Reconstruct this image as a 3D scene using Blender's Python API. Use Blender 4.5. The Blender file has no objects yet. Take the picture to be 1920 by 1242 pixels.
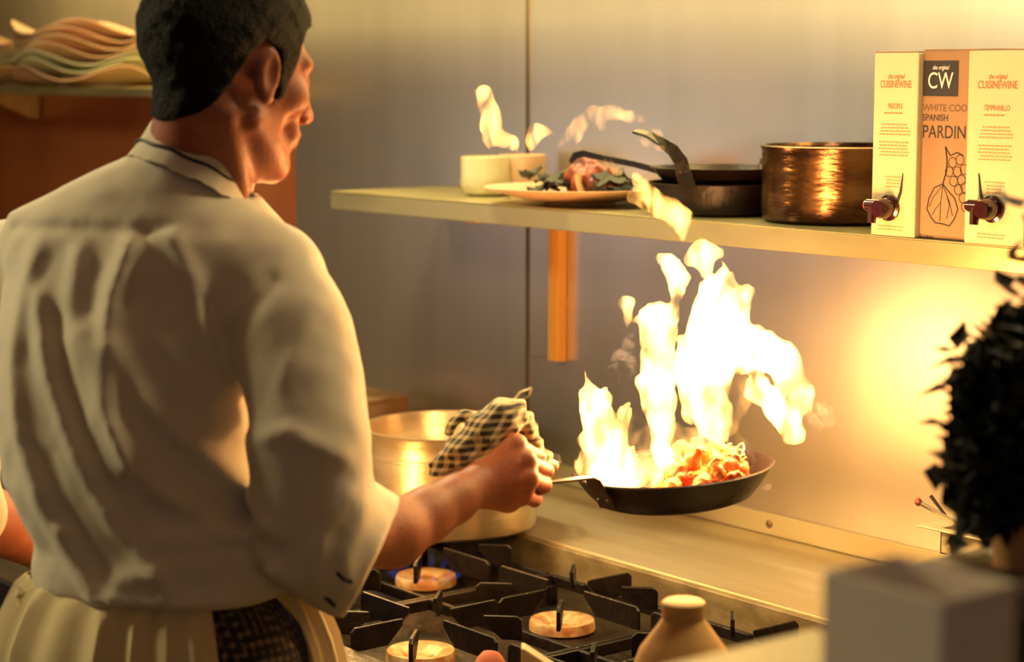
import bpy, math, random
import numpy as np
from mathutils import Vector, Matrix
random.seed(7)
PI=math.pi
S=bpy.context.scene; COL=S.collection
# ---------------------------------------------------------------- camera
FPX=3800.0; YAW=math.radians(38.435); PITCH=math.radians(7.2586); EYE=1.75
Fh=np.array([-math.cos(YAW),math.sin(YAW),0.0]); Rh=np.array([math.sin(YAW),math.cos(YAW),0.0]); Zh=np.array([0,0,1.0])
FW=Fh*math.cos(PITCH)-Zh*math.sin(PITCH); UP=np.cross(Rh,FW); CAM=np.array([0,0,EYE])
def ray(x,y): return FW+Rh*(x-960)/FPX-UP*(y-621)/FPX
def at(x,y,D): return CAM+ray(x,y)*D                     # measured spot -> world
def onY(x,y,Y): d=ray(x,y); return CAM+d*(Y/d[1])
def onZ(x,y,Z): d=ray(x,y); return CAM+d*((Z-EYE)/d[2])
def L(p): p=np.asarray(p,float); return np.array([p@Rh,p@Fh,p[2]])   # world -> person frame (right, ahead, up)
def V(x,y,D): return L(at(x,y,D))
MW=np.stack([Rh,Fh,Zh],1)                                 # person frame -> world
def toW(v): return np.asarray(v)@MW.T
cd=bpy.data.cameras.new('camera'); cam=bpy.data.objects.new('camera',cd); COL.objects.link(cam)
cam.matrix_world=Matrix(((Rh[0],UP[0],-FW[0],0),(Rh[1],UP[1],-FW[1],0),(Rh[2],UP[2],-FW[2],EYE),(0,0,0,1)))
cd.sensor_width=36; cd.lens=FPX/1920*36; cd.clip_start=.05
cd.dof.use_dof=True; cd.dof.focus_distance=3.15; cd.dof.aperture_fstop=3.4
S.camera=cam
# ---------------------------------------------------------------- materials
def srgb(c):
    f=lambda v: v/12.92 if v<=.04045 else ((v+.055)/1.055)**2.4
    return tuple(f(v/255) for v in c)+(1,)
MATS={}
def mat(name,col,rough=.5,metal=0.,bump=0.,bscale=60.,col2=None,nscale=8.,stretch=None,spec=None,sheen=0,sss=0,trans=0,lo=.4,hi=.6,coat=0,detail=3):
    m=bpy.data.materials.new(name); m.use_nodes=True; nt=m.node_tree; b=nt.nodes['Principled BSDF']
    b.inputs['Base Color'].default_value=srgb(col); b.inputs['Roughness'].default_value=rough; b.inputs['Metallic'].default_value=metal
    if spec is not None: b.inputs['Specular IOR Level'].default_value=spec
    if sheen: b.inputs['Sheen Weight'].default_value=sheen
    if coat: b.inputs['Coat Weight'].default_value=coat
    if sss:
        b.inputs['Subsurface Weight'].default_value=sss; b.inputs['Subsurface Radius'].default_value=(.01,.004,.002); b.inputs['Subsurface Scale'].default_value=1
    if trans: b.inputs['Transmission Weight'].default_value=trans
    tc=nt.nodes.new('ShaderNodeTexCoord'); mp=nt.nodes.new('ShaderNodeMapping'); nt.links.new(tc.outputs['Object'],mp.inputs['Vector'])
    if stretch: mp.inputs['Scale'].default_value=stretch
    if col2 is not None:
        n=nt.nodes.new('ShaderNodeTexNoise'); n.inputs['Scale'].default_value=nscale; n.inputs['Detail'].default_value=detail
        nt.links.new(mp.outputs['Vector'],n.inputs['Vector'])
        r=nt.nodes.new('ShaderNodeValToRGB'); r.color_ramp.elements[0].position=lo; r.color_ramp.elements[1].position=hi
        r.color_ramp.elements[0].color=srgb(col); r.color_ramp.elements[1].color=srgb(col2)
        nt.links.new(n.outputs['Fac'],r.inputs['Fac']); nt.links.new(r.outputs['Color'],b.inputs['Base Color'])
    if bump:
        n2=nt.nodes.new('ShaderNodeTexNoise'); n2.inputs['Scale'].default_value=bscale; n2.inputs['Detail'].default_value=detail
        nt.links.new(mp.outputs['Vector'],n2.inputs['Vector'])
        bp=nt.nodes.new('ShaderNodeBump'); bp.inputs['Strength'].default_value=bump; bp.inputs['Distance'].default_value=.01
        nt.links.new(n2.outputs['Fac'],bp.inputs['Height']); nt.links.new(bp.outputs['Normal'],b.inputs['Normal'])
    MATS[name]=m; return m
def emis(name,col,st):
    m=bpy.data.materials.new(name); m.use_nodes=True; nt=m.node_tree; nt.nodes.clear()
    o=nt.nodes.new('ShaderNodeOutputMaterial'); e=nt.nodes.new('ShaderNodeEmission'); e.inputs[0].default_value=tuple(col)+(1,); e.inputs[1].default_value=st
    nt.links.new(e.outputs[0],o.inputs['Surface']); MATS[name]=m; return m
def fire(name,col,st,noise=None,floor=0.,lo=.46,hi=.62):
    """glowing gas: an emitting volume that fills the closed flame mesh"""
    m=bpy.data.materials.new(name); m.use_nodes=True; nt=m.node_tree; nt.nodes.clear()
    o=nt.nodes.new('ShaderNodeOutputMaterial'); e=nt.nodes.new('ShaderNodeEmission'); e.inputs[0].default_value=tuple(col)+(1,); e.inputs[1].default_value=st
    if noise:
        tc=nt.nodes.new('ShaderNodeTexCoord'); mp=nt.nodes.new('ShaderNodeMapping'); mp.inputs['Scale'].default_value=(1,1,.45)
        n=nt.nodes.new('ShaderNodeTexNoise'); n.inputs['Scale'].default_value=noise; n.inputs['Detail'].default_value=3; n.inputs['Distortion'].default_value=.8
        mr=nt.nodes.new('ShaderNodeMapRange'); mr.inputs['From Min'].default_value=lo; mr.inputs['From Max'].default_value=hi; mr.inputs['To Min'].default_value=st*2*floor; mr.inputs['To Max'].default_value=st*2
        nt.links.new(tc.outputs['Object'],mp.inputs[0]); nt.links.new(mp.outputs[0],n.inputs['Vector']); nt.links.new(n.outputs['Fac'],mr.inputs['Value']); nt.links.new(mr.outputs[0],e.inputs[1])
    nt.links.new(e.outputs[0],o.inputs['Volume']); MATS[name]=m; return m
def checks(name,base,ink,sx,sy,sz,w=.5,rough=.9):
    m=mat(name,base,rough,bump=.15,bscale=400,sheen=.3); nt=m.node_tree; b=nt.nodes['Principled BSDF']
    tc=nt.nodes.new('ShaderNodeTexCoord'); sp=nt.nodes.new('ShaderNodeSeparateXYZ'); nt.links.new(tc.outputs['Object'],sp.inputs[0])
    acc=None
    for ax,s in zip('XYZ',(sx,sy,sz)):
        if not s: continue
        a=nt.nodes.new('ShaderNodeMath'); a.operation='MULTIPLY'; a.inputs[1].default_value=s; nt.links.new(sp.outputs[ax],a.inputs[0])
        f=nt.nodes.new('ShaderNodeMath'); f.operation='FRACT'; nt.links.new(a.outputs[0],f.inputs[0])
        g=nt.nodes.new('ShaderNodeMath'); g.operation='LESS_THAN'; g.inputs[1].default_value=w; nt.links.new(f.outputs[0],g.inputs[0])
        if acc is None: acc=g
        else:
            h=nt.nodes.new('ShaderNodeMath'); h.operation='ADD'; nt.links.new(acc.outputs[0],h.inputs[0]); nt.links.new(g.outputs[0],h.inputs[1]); acc=h
    k=nt.nodes.new('ShaderNodeMath'); k.operation='MULTIPLY'; k.inputs[1].default_value=.5; nt.links.new(acc.outputs[0],k.inputs[0])
    mx=nt.nodes.new('ShaderNodeMixRGB'); mx.inputs[1].default_value=srgb(base); mx.inputs[2].default_value=srgb(ink)
    nt.links.new(k.outputs[0],mx.inputs[0]); nt.links.new(mx.outputs[0],b.inputs['Base Color']); return m

def steel(name,col,rough,metal,col2,stretch=(3,3,3),bump=.05):
    m=mat(name,col,rough,metal,bump=bump,bscale=18,col2=col2,nscale=3,stretch=stretch,detail=6)
    return m
steel('wall_steel',(204,195,182),.31,.86,(198,189,175),stretch=(3,1,.3),bump=.004)
steel('ledge_steel',(205,196,160),.42,.6,(190,178,138),stretch=(.8,6,1))
steel('shelf_steel',(178,170,126),.34,.65,(160,152,110),stretch=(.8,8,2))
steel('hob_steel',(56,48,40),.45,.7,(38,32,28),stretch=(5,5,5),bump=.2)
steel('riser_steel',(150,140,106),.5,.5,(122,110,80),stretch=(5,5,9),bump=.08)
mat('shaded_steel_panel',(214,132,82),.40,.35,bump=.03,col2=(190,112,70),nscale=2)  # steel in shade: warm reflection and darkness painted into the base colour
mat('screw_metal',(120,100,70),.4,.8)
mat('bracket_paint',(214,160,80),.45,.3)
mat('iron',(17,14,14),.36,.3,bump=.15,bscale=90,col2=(30,22,19),nscale=30)
mat('brass_cap',(206,182,134),.5,.3,bump=.2,bscale=60,col2=(170,120,70),nscale=30)
mat('aluminium_pot',(206,196,172),.30,.85,bump=.1,bscale=30,col2=(186,170,140),nscale=6,stretch=(1,1,3))
mat('pan_black',(20,14,13),.42,.3,bump=.15,bscale=80,col2=(32,19,17),nscale=12)
mat('pan_inside',(90,60,34),.35,.5,col2=(140,90,40),nscale=14)
mat('handle_steel',(90,72,62),.35,.8)
mat('copper_pan',(118,88,58),.22,.85,bump=.15,bscale=30,col2=(62,38,28),nscale=7,stretch=(1,1,4),lo=.35,hi=.65)
mat('cream_china',(214,206,166),.25,coat=.3)
mat('plate_china',(226,196,160),.3,coat=.4,col2=(218,178,142),nscale=5)
mat('plate_china_green',(206,206,170),.3,coat=.4)
mat('skin',(172,102,72),.5,bump=.12,bscale=220,col2=(154,86,60),nscale=14,sss=.08)
mat('hair',(9,7,6),.7,bump=.9,bscale=260,col2=(14,11,9),nscale=60,sheen=.0,spec=.2)
mat('jacket_cloth',(218,208,188),.85,bump=.10,bscale=900,sheen=.25)
mat('navy_piping',(26,26,44),.6)
mat('apron_cloth',(214,196,152),.9,bump=.15,bscale=500,sheen=.2)
checks('gingham_trousers',(140,116,90),(34,28,26),90,90,90,.55)
checks('towel_checks',(196,178,132),(36,32,32),95,0,95,.56)
mat('towel_cream',(228,206,150),.9,bump=.3,bscale=300,sheen=.3)
mat('shoe_black',(18,17,17),.5)
mat('card_white',(196,182,148),.6,col2=(188,172,136),nscale=4)
mat('card_kraft',(138,108,78),.7,col2=(130,100,70),nscale=6)
mat('ink_black',(32,28,30),.6)
mat('ink_white',(220,214,204),.6)
mat('ink_pink',(166,104,74),.7)
mat('ink_tan',(160,128,86),.7)
mat('ink_brown',(96,74,56),.7)
mat('tap_plastic',(44,12,14),.18,coat=.6)
mat('tap_red',(150,44,44),.3,coat=.5)
mat('leaf_dark',(20,34,16),.6,col2=(14,22,14),nscale=20)
mat('herb_leaf',(22,30,18),.7,col2=(12,16,10),nscale=20)
mat('stem_brown',(50,38,24),.8)
mat('meat',(160,84,58),.35,bump=.6,bscale=60,col2=(84,34,26),nscale=24)
mat('bone',(214,172,118),.4)
mat('chunk_red',(214,84,48),.4,bump=.5,bscale=90,col2=(226,124,60),nscale=40)
mat('chunk_orange',(232,150,70),.4,bump=.5,bscale=90,col2=(214,104,50),nscale=40)
mat('noodle',(236,190,110),.4)
mat('terra_pot',(206,158,106),.7,col2=(190,138,88),nscale=8)
mat('jug_clay',(214,172,110),.6,col2=(198,150,88),nscale=10)
mat('plastic_white',(226,214,200),.5)
mat('dark_wood',(66,44,34),.6,col2=(44,30,24),nscale=6,stretch=(1,6,1))
mat('pass_steel',(150,142,110),.45,.4)
mat('floor_tile',(92,70,56),.6,col2=(76,56,44),nscale=5)
mat('room_paint',(92,74,54),.8)
mat('ceiling_paint',(190,178,150),.9)
mat('utensil_steel',(190,176,150),.3,.9)
mat('utensil_black',(22,20,20),.4)
mat('utensil_red',(110,50,34),.5)
mat('cloth_pink',(196,112,84),.8)
mat('hood_steel',(150,140,110),.4,.8)
fire('flame_core',(1.0,.47,.11),230,26,.06,.40,.60)
fire('flame_soft',(1.0,.44,.09),125,34,.03,.42,.62)
fire('flame_faint',(1.0,.43,.11),38,36,.02,.42,.60)
fire('flame_haze',(1.0,.50,.12),9)
fire('flame_wisp',(1.0,.55,.25),20)
fire('flame_gas',(.10,.2,1.0),3)
emis('lamp_glow',(1,.84,.55),6)
emis('added_panel_glow',(.95,.86,.84),1.5)
# ---------------------------------------------------------------- object helpers
ORG={}
def link(name,me,m,parent=None,origin=None):
    o=bpy.data.objects.new(name,me); COL.objects.link(o)
    n=len(me.vertices); co=np.empty(n*3); me.vertices.foreach_get('co',co); co=co.reshape(-1,3)
    if parent is not None:
        base=ORG[parent.name]; o.parent=parent; org=base
    else:
        if origin is None: origin=((co[:,0].min()+co[:,0].max())/2,(co[:,1].min()+co[:,1].max())/2,co[:,2].min())
        org=np.array(origin,float); o.location=org
    co=co-org; me.vertices.foreach_set('co',co.ravel()); me.update()
    ORG[o.name]=org
    if m is not None: me.materials.append(MATS[m] if isinstance(m,str) else m)
    return o
def tag(o,label=None,cat=None,group=None,kind=None):
    if label: o['label']=label
    if cat: o['category']=cat
    if group: o['group']=group
    if kind: o['kind']=kind
    return o
def root(name,loc,label,cat,group=None):
    o=bpy.data.objects.new(name,None); COL.objects.link(o); o.location=loc; o.empty_display_size=.02; ORG[o.name]=np.array(loc,float)
    return tag(o,label,cat,group)
def copy_tree(o,loc,rz=0,label=None,group=None,parent=None):
    c=o.copy(); COL.objects.link(c)
    if parent is None:
        c.location=loc; c.rotation_euler=(0,0,rz)
        if label: c['label']=label
        if group: c['group']=group
    else: c.parent=parent
    for ch in [k for k in bpy.data.objects if k.parent==o and k.name!=c.name]: copy_tree(ch,None,parent=c)
    return c
class MB:
    def __init__(s): s.v=[]; s.f=[]; s.sm=[]
    def add(s,v,f,smooth=False):
        b=len(s.v); s.v+= [tuple(map(float,p)) for p in v]; s.f+=[tuple(i+b for i in q) for q in f]; s.sm+=[smooth]*len(f); return s
    def box(s,c,d,ax=None):
        c=np.array(c,float); A=np.eye(3) if ax is None else np.array(ax,float)
        v=[c+A.T@(np.array([i,j,k])*np.array(d)/2) for i in(-1,1) for j in(-1,1) for k in(-1,1)]
        return s.add(v,[(0,1,3,2),(4,6,7,5),(0,4,5,1),(2,3,7,6),(0,2,6,4),(1,5,7,3)])
    def bx(s,x0,x1,y0,y1,z0,z1): return s.box(((x0+x1)/2,(y0+y1)/2,(z0+z1)/2),(x1-x0,y1-y0,z1-z0))
    def tube(s,pts,r,n=10,cap=True,flat=None):
        P=[np.array(p,float) for p in pts]; rs=r if hasattr(r,'__len__') else [r]*len(P)
        T=[(P[min(i+1,len(P)-1)]-P[max(i-1,0)]) for i in range(len(P))]; T=[t/np.linalg.norm(t) for t in T]
        u=np.cross(T[0],[0,0,1.]); 
        if np.linalg.norm(u)<.05: u=np.cross(T[0],[0,1.,0])
        u/=np.linalg.norm(u); v=[];f=[]
        for i,p in enumerate(P):
            u=u-T[i]*(u@T[i]); u/=np.linalg.norm(u); w=np.cross(T[i],u)
            for k in range(n):
                a=2*PI*k/n; fl=(1,1) if flat is None else flat
                v.append(p+rs[i]*(math.cos(a)*u*fl[0]+math.sin(a)*w*fl[1]))
        for i in range(len(P)-1):
            for k in range(n): f.append((i*n+k,i*n+(k+1)%n,(i+1)*n+(k+1)%n,(i+1)*n+k))
        if cap: f.append(tuple(range(n-1,-1,-1))); f.append(tuple((len(P)-1)*n+k for k in range(n)))
        return s.add(v,f,True)
    def lathe(s,prof,c=(0,0,0),n=48,R=None,a0=0,a1=2*PI,wave=None,closed=False):
        full=abs(a1-a0-2*PI)<1e-6; m=n if full else n+1; c=np.array(c,float); v=[];f=[]
        for (r,z) in prof:
            for k in range(m):
                a=a0+(a1-a0)*k/n; rr,zz=(r,z) if wave is None else wave(r,z,a)
                p=np.array([rr*math.cos(a),rr*math.sin(a),zz]); 
                if R is not None: p=np.array(R)@p
                v.append(p+c)
        for i in range(len(prof)-(0 if closed else 1)):
            i2=(i+1)%len(prof)
            for k in range(n):
                k2=(k+1)%m; f.append((i*m+k,i*m+k2,i2*m+k2,i2*m+k))
        return s.add(v,f,True)
    def strip(s,pts,width,wdir,t):
        """flat bar that follows pts; width along wdir, thickness t"""
        P=[np.array(p,float) for p in pts]; w=np.array(wdir,float); w/=np.linalg.norm(w); v=[];f=[]
        ws=width if hasattr(width,'__len__') else [width]*len(P)
        for i,p in enumerate(P):
            T=P[min(i+1,len(P)-1)]-P[max(i-1,0)]; T/=np.linalg.norm(T); w2=w-T*(w@T); w2/=np.linalg.norm(w2); n=np.cross(T,w2)
            for a,b in((-1,-1),(1,-1),(1,1),(-1,1)): v.append(p+w2*a*ws[i]/2+n*b*t/2)
        for i in range(len(P)-1):
            for k in range(4): f.append((i*4+k,i*4+(k+1)%4,i*4+4+(k+1)%4,i*4+4+k))
        f.append((3,2,1,0)); m=(len(P)-1)*4; f.append((m,m+1,m+2,m+3)); return s.add(v,f)
    def prism(s,poly,o,u,v_,t):
        """extrude a 2D outline (in axes u,v) by thickness t along u x v"""
        o,u,v_=map(lambda q:np.array(q,float),(o,u,v_)); w=np.cross(u,v_); w/=np.linalg.norm(w); n=len(poly)
        A=[o+u*a+v_*b-w*t/2 for a,b in poly]; B=[p+w*t for p in A]
        return s.add(A+B,[tuple(range(n-1,-1,-1)),tuple(range(n,2*n))]+[(i,(i+1)%n,n+(i+1)%n,n+i) for i in range(n)])
    def build(s,name,m,parent=None,origin=None,bevel=0,smooth=None,seg=2,subsurf=0):
        me=bpy.data.meshes.new(name); me.from_pydata(s.v,[],s.f); 
        me.polygons.foreach_set('use_smooth',[bool(x) if smooth is None else smooth for x in s.sm]); 
        import bmesh
        b=bmesh.new(); b.from_mesh(me); bmesh.ops.recalc_face_normals(b,faces=b.faces)
        for e in b.edges:
            if len(e.link_faces)==2 and e.calc_face_angle(0)>.7: e.smooth=False
        b.to_mesh(me); b.free()
        o=link(name,me,m,parent,origin)
        if bevel:
            q=o.modifiers.new('bevel','BEVEL'); q.width=bevel; q.segments=seg; q.limit_method='ANGLE'
        if subsurf:
            q=o.modifiers.new('subsurf','SUBSURF'); q.levels=subsurf; q.render_levels=subsurf
        return o
# ---------------------------------------------------------------- implicit surfaces
def smin(a,b,k):
    h=np.clip(.5+.5*(b-a)/k,0,1); return b*(1-h)+a*h-k*h*(1-h)
def smax(a,b,k): return -smin(-a,-b,k)
def cone(P,a,b,ra,rb):
    a=np.asarray(a,float); b=np.asarray(b,float); d=b-a; L2=d@d
    t=np.clip(((P-a)@d)/L2,0,1); q=P-a-t[...,None]*d; return np.sqrt((q*q).sum(-1))-(ra+(rb-ra)*t)
def ell(P,c,r,R=None):
    q=P-np.asarray(c,float)
    if R is not None: q=q@np.asarray(R,float)
    r=np.asarray(r,float); k=np.sqrt(((q/r)**2).sum(-1)); return (k-1)*r.min()
def ball(P,c,r): q=P-np.asarray(c,float); return np.sqrt((q*q).sum(-1))-r
def chain(P,pts,k=.01,f=None):
    d=f
    for (a,ra),(b,rb) in zip(pts[:-1],pts[1:]):
        e=cone(P,a,b,ra,rb); d=e if d is None else smin(d,e,k)
    return d
def wob(P,s,amp,seed=0):
    x,y,z=P[...,0]*s,P[...,1]*s,P[...,2]*s; r=np.random.RandomState(seed).rand(9)*6.28; n=0
    for o,(f,a) in enumerate(((1,1),(2.1,.55),(4.3,.32))):
        n=n+a*(np.sin(x*f+1.3*np.sin(y*f*.9+r[o])+r[o+3])*np.cos(z*f+1.1*np.sin(x*f*1.1+r[o+6]))+.5*np.sin(y*f*1.2+z*f*.7+r[o]))
    return n*amp
def nets(fn,lo,hi,h,step=28):
    lo=np.array(lo,float); N=np.maximum(np.ceil((np.array(hi)-lo)/h).astype(int)+1,4)
    xs=[lo[i]+h*np.arange(N[i]) for i in range(3)]
    F=np.empty(N,np.float64)
    for i in range(0,N[0],step):
        G=np.stack(np.meshgrid(xs[0][i:i+step],xs[1],xs[2],indexing='ij'),-1); F[i:i+step]=fn(G)
    F[0]=F[-1]=1; F[:,0]=F[:,-1]=1; F[:,:,0]=F[:,:,-1]=1
    I=F<0; n=N-1
    c=lambda A,i,j,k: A[i:i+n[0],j:j+n[1],k:k+n[2]]
    cnt=sum(c(I,i,j,k).astype(int) for i in(0,1) for j in(0,1) for k in(0,1)); act=(cnt>0)&(cnt<8)
    idx=-np.ones(tuple(n),int); ids=np.argwhere(act); idx[act]=np.arange(len(ids))
    pos=np.zeros((len(ids),3)); w=np.zeros(len(ids)); C=[(i,j,k) for i in(0,1) for j in(0,1) for k in(0,1)]
    for p in C:
        for ax in range(3):
            if p[ax]: continue
            q=list(p); q[ax]=1
            fa=F[ids[:,0]+p[0],ids[:,1]+p[1],ids[:,2]+p[2]]; fb=F[ids[:,0]+q[0],ids[:,1]+q[1],ids[:,2]+q[2]]
            x=(fa<0)!=(fb<0); t=np.where(x,fa/np.where(x,fa-fb,1),0)
            o=np.tile(np.array(p,float),(len(ids),1)); o[:,ax]+=t; pos+=o*x[:,None]; w+=x
    pos=lo+h*(ids+pos/w[:,None]); Q=[]
    for ax in range(3):
        a=[slice(None)]*3; b=[slice(None)]*3; a[ax]=slice(0,-1); b[ax]=slice(1,None)
        ia,ib=I[tuple(a)],I[tuple(b)]; E=np.argwhere(ia!=ib); u,v=(ax+1)%3,(ax+2)%3
        E=E[(E[:,u]>0)&(E[:,v]>0)&(E[:,u]<n[u])&(E[:,v]<n[v])]
        s=ia[tuple(E.T)]
        def g(du,dv):
            e=E.copy(); e[:,u]+=du; e[:,v]+=dv; return idx[tuple(e.T)]
        q=np.stack([g(-1,-1),g(0,-1),g(0,0),g(-1,0)],1); q[~s]=q[~s][:,::-1]; Q.append(q)
    Q=np.concatenate(Q); return pos,Q[(Q>=0).all(1)]
def relax(v,q,it=2,lam=.5):
    e=np.concatenate([q[:,[0,1]],q[:,[1,2]],q[:,[2,3]],q[:,[3,0]]]); e=np.concatenate([e,e[:,::-1]])
    for _ in range(it):
        s=np.zeros_like(v); c=np.zeros(len(v)); np.add.at(s,e[:,0],v[e[:,1]]); np.add.at(c,e[:,0],1); v=v*(1-lam)+lam*s/np.maximum(c,1)[:,None]
    return v
def qmesh(name,v,q,m,parent=None,origin=None):
    me=bpy.data.meshes.new(name); me.vertices.add(len(v)); me.vertices.foreach_set('co',np.asarray(v,float).ravel())
    me.loops.add(len(q)*4); me.loops.foreach_set('vertex_index',q.ravel().astype(np.int32)); me.polygons.add(len(q))
    me.polygons.foreach_set('loop_start',np.arange(0,len(q)*4,4,dtype=np.int32)); me.polygons.foreach_set('loop_total',np.full(len(q),4,dtype=np.int32))
    me.polygons.foreach_set('use_smooth',np.ones(len(q),bool)); me.update(calc_edges=True); me.validate()
    return link(name,me,m,parent,origin)
def blob(name,fn,lo,hi,h,m,parent=None,frame='W',it=1,origin=None):
    v,q=nets(fn,lo,hi,h); v=relax(v,q,it)
    if frame=='P': v=toW(v)
    return qmesh(name,v,q,m,parent,origin)
def join(parts):
    vs=[];qs=[];b=0
    for v,q in parts: vs.append(v); qs.append(q+b); b+=len(v)
    return np.concatenate(vs),np.concatenate(qs)
def struct(o,label=None,cat=None):
    o['kind']='structure'
    return tag(o,label,cat)
# ================================================================ ROOM
YW=2.80; X0,X1=-6.6,1.6; Y0=-2.4
struct(MB().bx(X0,X1,Y0,YW+.1,-.1,0).build('floor','floor_tile'),'brown tiled kitchen floor','floor')
struct(MB().bx(X0,X1,Y0,YW+.1,2.75,2.85).build('ceiling','ceiling_paint'),'pale painted ceiling over the kitchen','ceiling')
SEAM=-3.472
struct(MB().bx(SEAM+.0015,X1,YW,YW+.1,0,2.75).build('wall_back','wall_steel'),'brushed steel wall panel behind the stove, right of the vertical seam','wall')
struct(MB().bx(-4.42,SEAM-.0015,YW,YW+.1,0,2.75).build('wall_back_left','wall_steel'),'brushed steel wall panel left of the vertical seam','wall')
struct(MB().bx(SEAM-.006,SEAM+.006,YW-.002,YW+.02,.9,2.75).build('trim_1','screw_metal',bevel=.001),'thin vertical metal seam strip on the steel wall','trim')
struct(MB().bx(X0,-4.42,YW,YW+.1,0,1.72).build('wall_back_lower','shaded_steel_panel'),'steel wall panel below the plate shelf, reddish brown shade in its colour','wall')
struct(MB().bx(X0,-4.42,YW,YW+.1,1.72,2.75).build('wall_back_upper','wall_steel'),'steel wall panel behind the stacked plates','wall')
struct(MB().bx(X0-.1,X0,Y0,YW+.1,0,2.75).build('wall_left','room_paint'),'painted left end wall of the kitchen','wall')
wn=struct(MB().bx(X0,X0+.012,-2.2,.25,.95,1.76).build('added_glow_panel_1','added_panel_glow',bevel=.001),'wide unseen glowing panel added on the left end wall','added_glow_panel')  # unseen glowing panel, added so the steel wall mirrors a cool glow
wf=MB()
for z in(.93,1.76): wf.bx(X0,X0+.03,-2.24,.29,z,z+.025)
for y in(-2.24,-1.4,-.6,.25): wf.bx(X0,X0+.03,y,y+.04,.93,1.78)
wf.build('added_glow_panel_frame','room_paint',wn)
struct(MB().bx(X1,X1+.1,Y0,YW+.1,0,2.75).build('wall_right','room_paint'),'painted right end wall of the kitchen','wall')
struct(MB().bx(X0,X1,Y0-.1,Y0,0,2.75).build('wall_front','room_paint'),'painted wall facing the stove','wall')
def screw(p,r=.006,nrm=(0,-1,0),parent=None,name='screw'):
    p=np.array(p,float); n=np.array(nrm,float); u=np.cross(n,[0,0,1.]); u=u/np.linalg.norm(u) if np.linalg.norm(u)>.1 else np.array([1.,0,0]); w=np.cross(n,u); R=np.stack([u,w,n],1)
    return MB().lathe([(0,.003),(r*.6,.0026),(r,.001),(r,-.001)],p,14,R).build(name,'screw_metal',parent)
# ---- hood above the cooking line (outside the frame, carries the lamps)
hd=root('extractor_hood',(-2.9,2.35,2.3),'steel extractor hood hanging over the stove','hood')
g=MB(); g.bx(-4.3,-.9,1.55,1.57,2.25,2.62); g.bx(-4.3,-4.28,1.57,2.79,2.25,2.62); g.bx(-.92,-.9,1.57,2.79,2.25,2.62); g.bx(-4.28,-.92,1.57,2.79,2.60,2.62)
g.build('canopy','hood_steel',hd)
g=MB(); g.bx(-5.9,-.95,2.40,2.6615,2.298,2.300); g.bx(-5.9,-.95,2.40,2.402,2.300,2.50); g.bx(-5.9,-.95,2.40,2.79,2.50,2.502); g.build('added_baffle','hood_steel',hd)  # unseen baffle added to cut the strip lamp off below the wall's top band
for x in(-3.3,-1.7): MB().bx(x-.18,x+.18,2.22,2.30,2.56,2.585).build('lamp','lamp_glow',hd)
# ================================================================ MAIN SHELF
sz=1.491; sx0=-3.772
sh=root('wall_shelf',(-2.5,2.8,1.45),'long stainless steel wall shelf holding pans and wine boxes above the stove','shelf')
g=MB(); g.bx(sx0,-.9,2.48,2.799,sz-.003,sz); g.bx(sx0,-.9,2.48,2.484,sz-.040,sz-.003); g.bx(sx0,sx0+.004,2.484,2.799,sz-.040,sz-.003); g.bx(sx0+.004,-.9,2.484,2.494,sz-.040,sz-.037)
g.build('shelf_board','shelf_steel',sh,bevel=.0012)
def bracket(x):
    g=MB(); g.bx(x,x+.035,2.79,2.799,1.13,1.45); g.bx(x,x+.035,2.775,2.79,1.13,1.45)
    g.bx(x+.022,x+.024,2.770,2.775,1.135,1.445); g.bx(x,x+.035,2.55,2.775,1.440,1.4505)
    return g
bracket(-3.372).build('bracket','bracket_paint',sh,bevel=.001)
bracket(-1.60).build('bracket','bracket_paint',sh,bevel=.001)
pl=MB().bx(-3.455,-3.372,2.792,2.799,1.13,1.45).build('mounting_plate','wall_steel',sh,bevel=.001)
for z in(1.39,1.22): screw(onY(1034,462,2.79)*[1,0,0]+[0,2.7915,z],.008,parent=pl)
# left shelf with plates
ls=root('plate_shelf',(-5.1,2.8,1.69),'narrow steel shelf at upper left carrying the stacked plates','shelf')
g=MB(); g.bx(-6.1,-4.50,2.48,2.799,1.709,1.712); g.bx(-6.1,-4.50,2.48,2.484,1.690,1.709); g.bx(-4.504,-4.50,2.484,2.799,1.690,1.709)
g.build('shelf_board','shelf_steel',ls,bevel=.001)
for x in(-5.9,-4.8): MB().prism([(0,0),(-.25,0),(-.02,-.10),(0,-.10)],(x,2.795,1.708),(0,1,0),(0,0,1),.02).build('bracket','shelf_steel',ls)
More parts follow.
